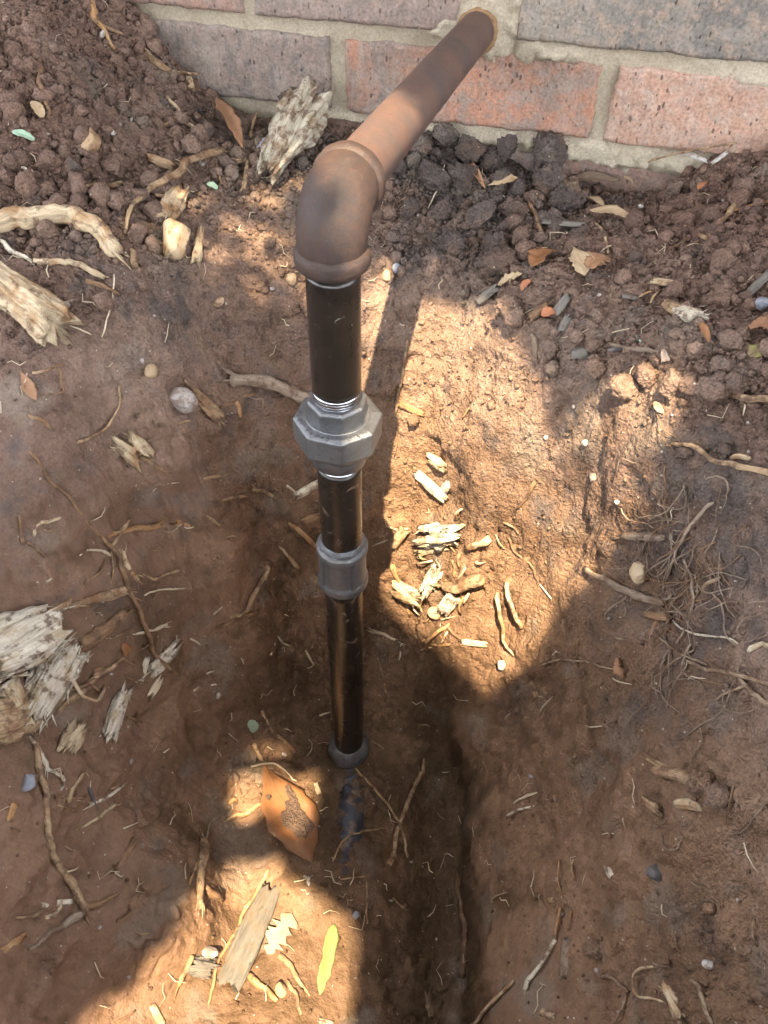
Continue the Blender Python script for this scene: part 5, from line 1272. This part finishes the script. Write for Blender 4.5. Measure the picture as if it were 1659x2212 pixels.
BLACK_ = [(905,320,70,50,'dark clod touching the right side of the horizontal pipe'),(960,300,60,44,'dark clod at the wall under the brown orange brick'),(1010,330,80,60,'dark clod at the top of the narrow curled leaf'),(930,385,86,62,'wide dark clod right of the elbow mouth'),
 (1000,400,90,66,'widest dark clod left of the cream leaf scrap'),(1060,360,64,54,'dark clod behind the cream leaf scrap'),(1090,330,60,46,'dark clod at the wall left of the tall clod'),(880,460,60,44,'dark clod right of the elbow back'),
 (950,470,80,54,'dark clod under the pale thread of grass'),(1040,480,84,60,'dark clod below the cream leaf scrap'),(1110,470,70,56,'dark clod left of the upright brown twig'),(1080,540,60,44,'dark clod above the litter heap'),
 (980,540,70,46,'lowest dark clod above the sunlit slope'),(630,235,50,54,'dark clod behind the big torn stump')]
for lst_, sk_, lu_, ro_ in ((RIM, .25, .26, .2), (MOUND, .25, .22, .3), (BLACK_, .3, .34, .3)):
    for i_, (x, y, w_, h_, lab_) in enumerate(lst_):
        stone('soil_clod', (x, y), w_, h_, SOIL, lab_, 'clod', ro_ * i_, .24, 3, sk_, lumps=lu_)
# right hole wall: root tangle
root('stick', [(1270,1225),(1335,1262),(1390,1285),(1440,1303)], 6, 8, GREYR, 'stout grey stick across the upper right hole wall', 'stick', lift=1.2, fray=(2,0))
root('root', [(1345,1155),(1385,1158),(1436,1162)], 10, 9, GREYR, 'cut grey root end above the stout stick', fray=(5,0), sides=12)
stone('cut_root', (1391,1236), 46, 52, PALE, 'round pale cut root end behind the stout stick', 'root', 0, .3, 3, .3)
chunk('wood_chip', (1398,1325), (1452,1335), 18, .6, BROWNR, 'brown wood chip below the stout stick', 'wood chip')
root('twig', [(1422,1340),(1412,1358),(1400,1378)], 5, 4, BROWNR, 'short brown twig hanging below the brown chip', 'twig')
GREYTAN = wood_material('dusty_tan_root', (.27, .195, .13), (.36, .275, .19), (.21, .13, .08), .42)
TG_ = [([(1545,1086),(1500,1130),(1476,1180),(1452,1220),(1440,1258)],6,4,GREYR,'thickest grey root down the middle of the right tangle'),
 ([(1440,1108),(1454,1150),(1456,1200),(1436,1242)],3,2.4,GREYR,'thin grey root left of the thickest tangle root'),
 ([(1478,1208),(1500,1245),(1506,1300),(1486,1352)],3.6,3,GREYR,'grey root bowing right below the tangle'),
 ([(1398,1132),(1420,1126),(1452,1124),(1480,1130)],1.8,2,GREYR,'level hair root at the top of the tangle'),
 ([(1450,1060),(1440,1090),(1446,1112)],1.8,2,GREYR,'hair root looping at the top left of the tangle'),
 ([(1475,1045),(1490,1075),(1478,1110)],1.8,1.6,GREYR,'hair root looping at the top right of the tangle'),
 ([(1522,1283),(1534,1262),(1560,1248)],5,5,TAN,'stubby tan hooked root right of the tangle'),
 ([(1540,1282),(1570,1310),(1575,1370),(1592,1392),(1602,1398)],2.6,2.6,GREYR,'grey root dropping from the stubby hooked root'),
 ([(1456,1340),(1476,1358),(1520,1370),(1575,1380),(1602,1396)],3,3,WHITE,'whitish root crossing below the tangle'),
 ([(1415,1364),(1452,1394),(1490,1418),(1528,1436)],2.6,3,TAN,'slender tan root slanting below the whitish root'),
 ([(1478,1420),(1530,1444),(1600,1458),(1670,1478)],4,6,TAN,'pale tan root reaching the right edge'),
 ([(1598,1462),(1630,1490),(1670,1526)],5,6,TAN,'second tan root diverging down to the right edge'),
 ([(1546,1511),(1580,1496),(1614,1480)],3,4,TAN,'short tan root left of the diverging one'),
 ([(1600,1400),(1604,1430),(1590,1480),(1562,1540),(1512,1570),(1470,1597)],2,2,GREYR,'long hair root trailing down left from the crossing'),
 ([(1512,1570),(1522,1600),(1494,1650)],1.8,1.8,GREYR,'hair root forking below the trailing one'),
 ([(1432,1372),(1450,1400),(1452,1450),(1447,1510)],1.8,2.4,GREYR,'hair root hanging straight under the slender tan root'),
 ([(1165,1437),(1200,1424),(1260,1428),(1310,1440),(1352,1450)],3.4,2.6,TAN,'thin level root along the lower edge of the sun'),
 ([(1250,1380),(1252,1410),(1250,1442)],2,2,BROWNR,'upright brown rootlet on the thin level root'),
 ([(1262,1434),(1268,1448),(1258,1466)],1.8,1.6,GREYR,'small hair root below the thin level root'),
 ([(1324,1464),(1345,1472),(1366,1478)],2.4,1.8,FIBRE,'short pale rootlet below the right end of level root'),
 ([(1168,1541),(1182,1524),(1196,1504)],2.4,2,FIBRE,'slanting pale rootlet on the right hole wall'),
 ([(1264,1567),(1285,1570),(1302,1568)],1.8,1.8,FIBRE,'level pale rootlet in the middle of the right hole wall'),
 ([(1328,1374),(1342,1376),(1360,1382)],3,2.4,TAN,'blunt tan rootlet left of the brown chip'),
 ([(1590,1690),(1585,1740),(1566,1782)],3,2,BROWNR,'thin brown twig low at the right'),
 ([(1670,1712),(1625,1780),(1600,1798),(1562,1800)],2,2,GREYR,'grey hair root curling in from the lower right edge'),
 ([(1430,1800),(1440,1830),(1470,1832),(1480,1790)],2,2,GREYR,'looped hair root on the right hole wall'),
 ([(1110,1736),(1135,1724),(1162,1712)],3,3,FIBRE,'upper of two white rootlets on the right hole wall'),
 ([(1094,1766),(1122,1750),(1156,1742)],3.4,4,WHITE,'lower of two white rootlets, with knobbed ends'),
 ([(1210,1858),(1214,1890),(1212,1930)],3,4,ORANGE,'frayed orange root strand low on the right hole wall'),
 ([(1240,1856),(1242,1880),(1246,1902)],3,3,ORANGE,'short orange strand right of the frayed strand'),
 ([(1060,1950),(1078,1938),(1098,1928)],2,2,TAN,'thin bent rootlet above the brown stick on right wall'),
 ([(1165,1932),(1172,1945),(1180,1958)],2.4,2,TAN,'tiny tan rootlet left of the orange strand'),
 ([(1212,1960),(1208,2000),(1204,2030)],4,4,ORANGE,'orange bark strip at the lower right hole wall'),
 ([(1236,1966),(1234,1990),(1230,2010)],3,2.4,ORANGE,'thin orange strip right of the bark strip'),
 ([(1202,2030),(1180,2075),(1150,2115),(1136,2140)],5,6,WHITE,'fibrous white root strip near the bottom right'),
 ([(1112,2118),(1080,2160),(1050,2190),(1026,2216)],4,7,PALE,'pale frayed root at the bottom edge of the wall'),
 ([(1494,1904),(1530,1918),(1572,1936)],3.4,3.4,TAN,'tan straight rootlet on the lower right slope'),
 ([(1460,2012),(1468,2030),(1472,2062)],2.4,2,TAN,'hooked tan rootlet on the lower right slope'),
 ([(1632,1980),(1634,2010),(1636,2044)],3.4,3,TAN,'upright tan rootlet near the lower right edge'),
 ([(1302,2112),(1330,2112),(1362,2142)],5,6,TAN,'forked tan root at the lower right'),
 ([(1412,2088),(1382,2098),(1374,2124),(1390,2152),(1440,2168)],3.4,3,PALE,'pale looping root at the lower right'),
 ([(1494,2116),(1520,2130),(1528,2164),(1542,2216)],5,6,TAN,'tan root running off the bottom right edge'),
 ([(1356,2142),(1352,2180),(1330,2216)],4,3,TAN,'tan root dropping to the bottom edge'),
 ([(1412,2080),(1430,2084),(1452,2090)],3,2,TAN,'short tan root above the pale looping root')]
for px_, a_, b_, m_, lab_ in TG_:
    root('root', px_, a_ * .8, b_ * .72, m_ if m_ is not TAN else GREYTAN, lab_, lift=.9, arch=.003, fray=(0, 3) if 'frayed' in lab_ or 'strip' in lab_ else (0, 0))
root('root', [(1620,1407),(1640,1398),(1670,1392)], 5, 6, WHITE, 'clean white root end at the right edge')
leaf('leaf', (1338,1420), (1352,1464), 30, LEAF_B, 'brown leaf scrap on the thin level root', shape='oval', ragged=.15)
root('root', [(1425,1664),(1460,1668),(1500,1682)], 18, 15, TAN, 'thick blunt tan root stub on the right slope', sides=14, fray=(3,0))
stone('soil_clod', (1530,1690), 70, 60, SOIL, 'lumpy clod at the end of the blunt root stub', 'clod', 0, .1, 3, .25, lumps=.4)
chunk('wood_chip', (1396,1730), (1426,1748), 26, .6, TAN, 'small torn wood chip below the blunt root stub', 'wood chip', jag=.8)
root('root', [(1460,1736),(1490,1738),(1518,1744)], 9, 10, PALE, 'smooth pale root end right of the small torn chip', sides=12)
chunk('wood_chip', (1310,1872), (1322,1894), 18, .5, WHITE, 'white speckled chip on the right hole wall', 'wood chip')
chunk('wood_chip', (1186,1944), (1216,1938), 12, .5, PALE, 'pale chip across the orange strand', 'wood chip', jag=1.0)
chunk('root_smear', (1226,2030), (1218,2110), 26, .3, GREYR, 'grey bark smear beside the fibrous white strip', 'bark', jag=.8)
chunk('cut_root', (1444,2130), (1488,2206), 34, .8, PALE, 'cut pale root standing up at the lower right', 'root', jag=.5, taper=(.8,1.1))
chunk('wood_chip', (1168,2186), (1200,2198), 14, .5, PALE, 'pale curved chip at the bottom of the right wall', 'wood chip')
stone('stone', (1420,1886), 44, 36, STONE_D, 'dark round stone in the right slope', sink=.4)
stone('stone', (1538,2082), 30, 22, STONE_W, 'grey white stone at the lower right', rot=.2)
stone('soil_clod', (1290,2052), 50, 40, SOIL, 'small clod above the forked tan root', 'clod', 0, .1, 3, .3, lumps=.3)
chunk('wood_chip', (1150,1475), (1160,1505), 12, .5, TAN, 'little tan splinter below the sun patch tip', 'splinter')
# more of the root tangle and of the shredded litter, too alike to tell apart
qt = np.random.default_rng(77)
for i_ in range(84):
    x, y = qt.normal(1480, 62), qt.normal(1230, 110); a = qt.uniform(.9, 2.2) if qt.random() < .7 else qt.uniform(0, 6.28)
    pts_ = [(x, y)]
    for _ in range(int(qt.integers(3, 7))):
        a += qt.normal() * .55; L_ = qt.uniform(14, 34); pts_.append((pts_[-1][0] + math.cos(a) * L_, pts_[-1][1] + math.sin(a) * L_))
    root('hair_root', pts_, qt.uniform(.9, 2.2), .8, GREYR if qt.random() < .7 else BROWNR, 'fine hair root in the tangle on the right side of the hole', 'root', 'hair roots in the right tangle', lift=1.2, arch=qt.uniform(.001, .007), sides=6)
for i_ in range(26):
    x, y = qt.normal(970, 55), qt.normal(1255, 75); a = qt.uniform(0, 3.14); L_ = qt.uniform(14, 42)
    root('splinter', [(x, y), (x + math.cos(a) * L_ * .5 + qt.normal() * 3, y + math.sin(a) * L_ * .5), (x + math.cos(a) * L_, y + math.sin(a) * L_)], qt.uniform(1.6, 4.2), qt.uniform(1, 3), [PALE, PALE, WHITE, ORANGE][int(qt.integers(4))], 'small bright splinter among the shredded wood in the sun', 'splinter', 'splinters in the sun patch', lift=1.4, arch=qt.uniform(0, .006), fray=(int(qt.integers(0, 3)), int(qt.integers(0, 3))), sides=6)
for i_ in range(34):
    x, y = (qt.uniform(30, 400), qt.uniform(1100, 1560)) if i_ < 20 else (qt.uniform(20, 300), qt.uniform(1650, 2050)); a = qt.uniform(-.9, .5); L_ = qt.uniform(18, 55)
    root('rootlet', [(x, y), (x + math.cos(a) * L_ * .5 + qt.normal() * 4, y + math.sin(a) * L_ * .5 + qt.normal() * 4), (x + math.cos(a) * L_, y + math.sin(a) * L_)], qt.uniform(1.2, 3.2), qt.uniform(.8, 2.2), [TAN, FIBRE, BROWNR, TAN][int(qt.integers(4))], 'small torn rootlet clinging to the left hole wall', 'root', 'torn rootlets on the left hole wall', lift=1.0, arch=qt.uniform(0, .005), fray=(0, int(qt.integers(0, 3))), sides=6)
# scattered bits nobody would count: rootlet hairs and pale grit
fV, fF, fU, off = [], [], [], 0
gV, gF, goff = [], [], 0
q_ = np.random.default_rng(5)
for i_ in range(420):
    x, y = q_.uniform(-.35, .60), q_.uniform(-.78, -.03)
    P_ = down(x, y)
    if P_ is None or math.hypot(x - PX, y - PY) < .03: continue
    n_ = base_normal(P_); a = q_.normal(size=3); a -= n_ * (a @ n_); a /= np.linalg.norm(a)
    b = np.cross(n_, a); L_ = q_.uniform(.006, .024); r_ = q_.uniform(.00025, .0006)
    pts_ = [P_ + n_ * .0008, P_ + a * L_ * .35 + b * L_ * q_.uniform(-.15, .15) + n_ * (.0012 + L_ * .08), P_ + a * L_ * .7 + b * L_ * q_.uniform(-.3, .3) + n_ * (.001 + L_ * .1), P_ + a * L_ + b * L_ * q_.uniform(-.4, .4) + n_ * .0012]
    V_, F_, u_ = tube_mesh('h', pts_, [r_, r_, r_ * .8, r_ * .4], 5)
    fV.append(V_); fF += [[j + off for j in f] for f in F_]; fU.append(u_); off += len(V_)
o = obj('root_hairs', mesh_np('root_hairs', np.vstack(fV), fF, True, np.vstack(fU)), FIBRE); tag(o, 'pale root hairs and splinters scattered over the whole dig', kind='stuff')
for i_ in range(520):
    x, y = q_.uniform(-.45, .62), q_.uniform(-.78, -.02)
    P_ = down(x, y)
    if P_ is None: continue
    n_ = base_normal(P_); r_ = min(.0045, .0011 * math.exp(.5 * q_.normal()))
    V_ = ICO1[0] * (1 + .25 * q_.normal(size=(len(ICO1[0]), 1))) * r_ * q_.uniform(.6, 1.2, 3) + P_ + n_ * r_ * .4
    gV.append(V_); gF.append(ICO1[1] + goff); goff += len(V_)
o = obj('grit', mesh_np('grit', np.vstack(gV), np.vstack(gF)), STONE_G); tag(o, 'pale grit and specks of stone sprinkled over the soil', kind='stuff')

# ------------------------------------------------------------------ the tree that shades the place: leaves with gaps where the sun comes through
SU = np.cross(SUN_DIR, [0, 1, 0]); SU /= np.linalg.norm(SU); SV = np.cross(SU, SUN_DIR)
def sunplane(P): P = np.asarray(P, float); return np.stack([P @ SU, P @ SV], -1)
GAPS = [
 [(872,640),(930,618),(990,640),(1050,690),(1085,750),(1125,800),(1160,870),(1178,950),(1180,1015),(1235,1050),(1310,1042),(1385,1040),(1372,1110),(1300,1190),(1228,1275),(1155,1385),(1092,1482),(1058,1484),(975,1405),(890,1340),(826,1270),(826,1100),(838,830)],
 [(1262,830),(1330,795),(1420,800),(1470,860),(1450,930),(1390,985),(1300,990),(1262,930)],
 [(325,490),(420,440),(500,415),(600,395),(670,415),(660,560),(800,560),(850,590),(845,680),(800,770),(700,700),(600,640),(480,610),(400,570),(340,560)],
 [(520,1640),(600,1605),(660,1640),(700,1740),(650,1790),(545,1775),(505,1710)],
 [(620,1890),(480,1870),(445,1930),(415,2010),(375,2060),(300,2130),(150,2230),(160,2400),(700,2400),(745,2180),(765,2060),(755,1980),(690,1955)],
 [(1155,400),(1220,398),(1240,445),(1190,478),(1150,450)],
 [(1080,590),(1190,570),(1230,640),(1150,690),(1090,660)],
 [(60,455),(170,450),(240,500),(250,550),(190,520),(80,500)],
]
PART = [1.0, .97, .9, .95, 1.0, .8, .5, .5]
gap_uv = [np.array([sunplane(hit(x, y)[0] if y < 2230 else at_z(x, y, -.53)) for (x, y) in g]) for g in GAPS]
# the one that falls on the pipe, close to the elbow
pe = [EC + hd * q + np.array([sx * .021, 0, .0]) for q, sx in ((.015, -1), (.04, -1.3), (.09, -1.2), (.135, -1), (.15, 0), (.135, 1), (.09, 1.2), (.03, 1.0), (.022, 0))]
gap_uv.append(sunplane(np.array(pe))); PART.append(1.0)
def inside(Pt, poly):
    x, y = Pt[:, 0], Pt[:, 1]; c_ = np.zeros(len(Pt), bool); n_ = len(poly); j = n_ - 1
    for i in range(n_):
        xi, yi = poly[i]; xj, yj = poly[j]
        cond = ((yi > y) != (yj > y)) & (x < (xj - xi) * (y - yi) / (yj - yi + 1e-15) + xi)
        c_ ^= cond; j = i
    return c_
def leaf_cloud(n_, size, u_rng, v_rng, depth, seed, trim=True):
    """little folded leaves round a layer that lies up the sun's path from the dig"""
    r_ = np.random.default_rng(seed)
    u0 = r_.uniform(*u_rng, n_); v0 = r_.uniform(*v_rng, n_); t0 = r_.uniform(*depth, n_)
    cc_ = SU * u0[:, None] + SV * v0[:, None] - SUN_DIR * t0[:, None]
    a = r_.normal(size=(n_, 3)); a /= np.linalg.norm(a, axis=1, keepdims=True)
    nrm = -SUN_DIR + .55 * r_.normal(size=(n_, 3)); nrm /= np.linalg.norm(nrm, axis=1, keepdims=True)
    a -= nrm * (a * nrm).sum(1, keepdims=True); a /= np.linalg.norm(a, axis=1, keepdims=True)
    b = np.cross(nrm, a); L_ = size * r_.uniform(.7, 1.2, n_)[:, None]
    p = np.stack([cc_ - a * L_ * .5, cc_ - a * L_ * .1 + b * L_ * .24 + nrm * L_ * .04, cc_ + a * L_ * .5, cc_ - a * L_ * .1 - b * L_ * .24 + nrm * L_ * .04], 1)
    keep = np.ones(n_, bool)
    if trim:
        for g, f_ in zip(gap_uv, PART):
            tr = r_.uniform(0, 1, n_) < f_
            for q in range(4):
                keep &= ~(inside(np.stack([p[:, q] @ SU, p[:, q] @ SV], 1), g) & tr)
    return p[keep]
uv_c = sunplane(np.array([[.08, -.4, -.2]]))[0]
lv = [leaf_cloud(26000, .062, (uv_c[0] - 1.05, uv_c[0] + 1.05), (uv_c[1] - .95, uv_c[1] + .95), (1.75, 2.3), 3),
      leaf_cloud(30000, .034, (uv_c[0] - .62, uv_c[0] + .62), (uv_c[1] - .60, uv_c[1] + .60), (1.6, 1.9), 4)]
lv.append(leaf_cloud(16000, .11, (uv_c[0] - 2.3, uv_c[0] + 2.3), (uv_c[1] - 1.9, uv_c[1] + 1.9), (2.0, 2.8), 6))  # wider unseen crown, added to block overhead sky and darken the hole
lp = np.vstack(lv); LV = lp.reshape(-1, 3); n_ = len(lp)
q4 = np.arange(n_ * 4).reshape(n_, 4)
LF = np.vstack([q4[:, [0, 1, 2]], q4[:, [0, 2, 3]]])
k = NT('tree_leaf'); P = k.geo()
LEAFM = k.out(k.mix(k.noise(P, 14, 3), (.045, .085, .025), (.085, .12, .04)), .6)
tree = empty('shade_tree', (-1.7, -2.6, -.03)); TO = np.array([-1.7, -2.6, -.03])
tag(tree, 'leafy tree overhanging the dig, out of the picture, shading the soil', 'tree')
obj('crown', mesh_np('crown', LV - TO, LF, False), LEAFM, tree)
top = SU * uv_c[0] + SV * uv_c[1] - SUN_DIR * 2.25
bark = wood_material('tree_bark', (.10, .075, .055), (.16, .12, .09), dirt=0)
tpts = [TO, TO + [.02, .03, .8], TO + [.10, .10, 1.6], TO + [.25, .22, 2.3], TO + [.40, .35, 3.0]]
V, F, uv = tube_mesh('t', tpts, [.13, .10, .085, .07, .05], 14)
trunk = obj('trunk', mesh_np('trunk', V - TO, F, True, uv), bark, tree)
for q in range(6):
    a0 = np.array(tpts[2 + q % 3]); e_ = top + SU * rnd.uniform(-.8, .8) + SV * rnd.uniform(-.7, .7) - SUN_DIR * .2
    mid_ = (a0 + e_) / 2 + np.array([0, 0, .25])
    V, F, uv = tube_mesh('l', [a0, mid_, e_], [.035, .022, .008], 8)
    # a limb is dropped where it would cross a gap
    s_ = sunplane(V)
    if any(inside(s_, g).any() for g in gap_uv): continue
    obj('limb', mesh_np('limb', V - TO, F, True, uv), bark, tree)
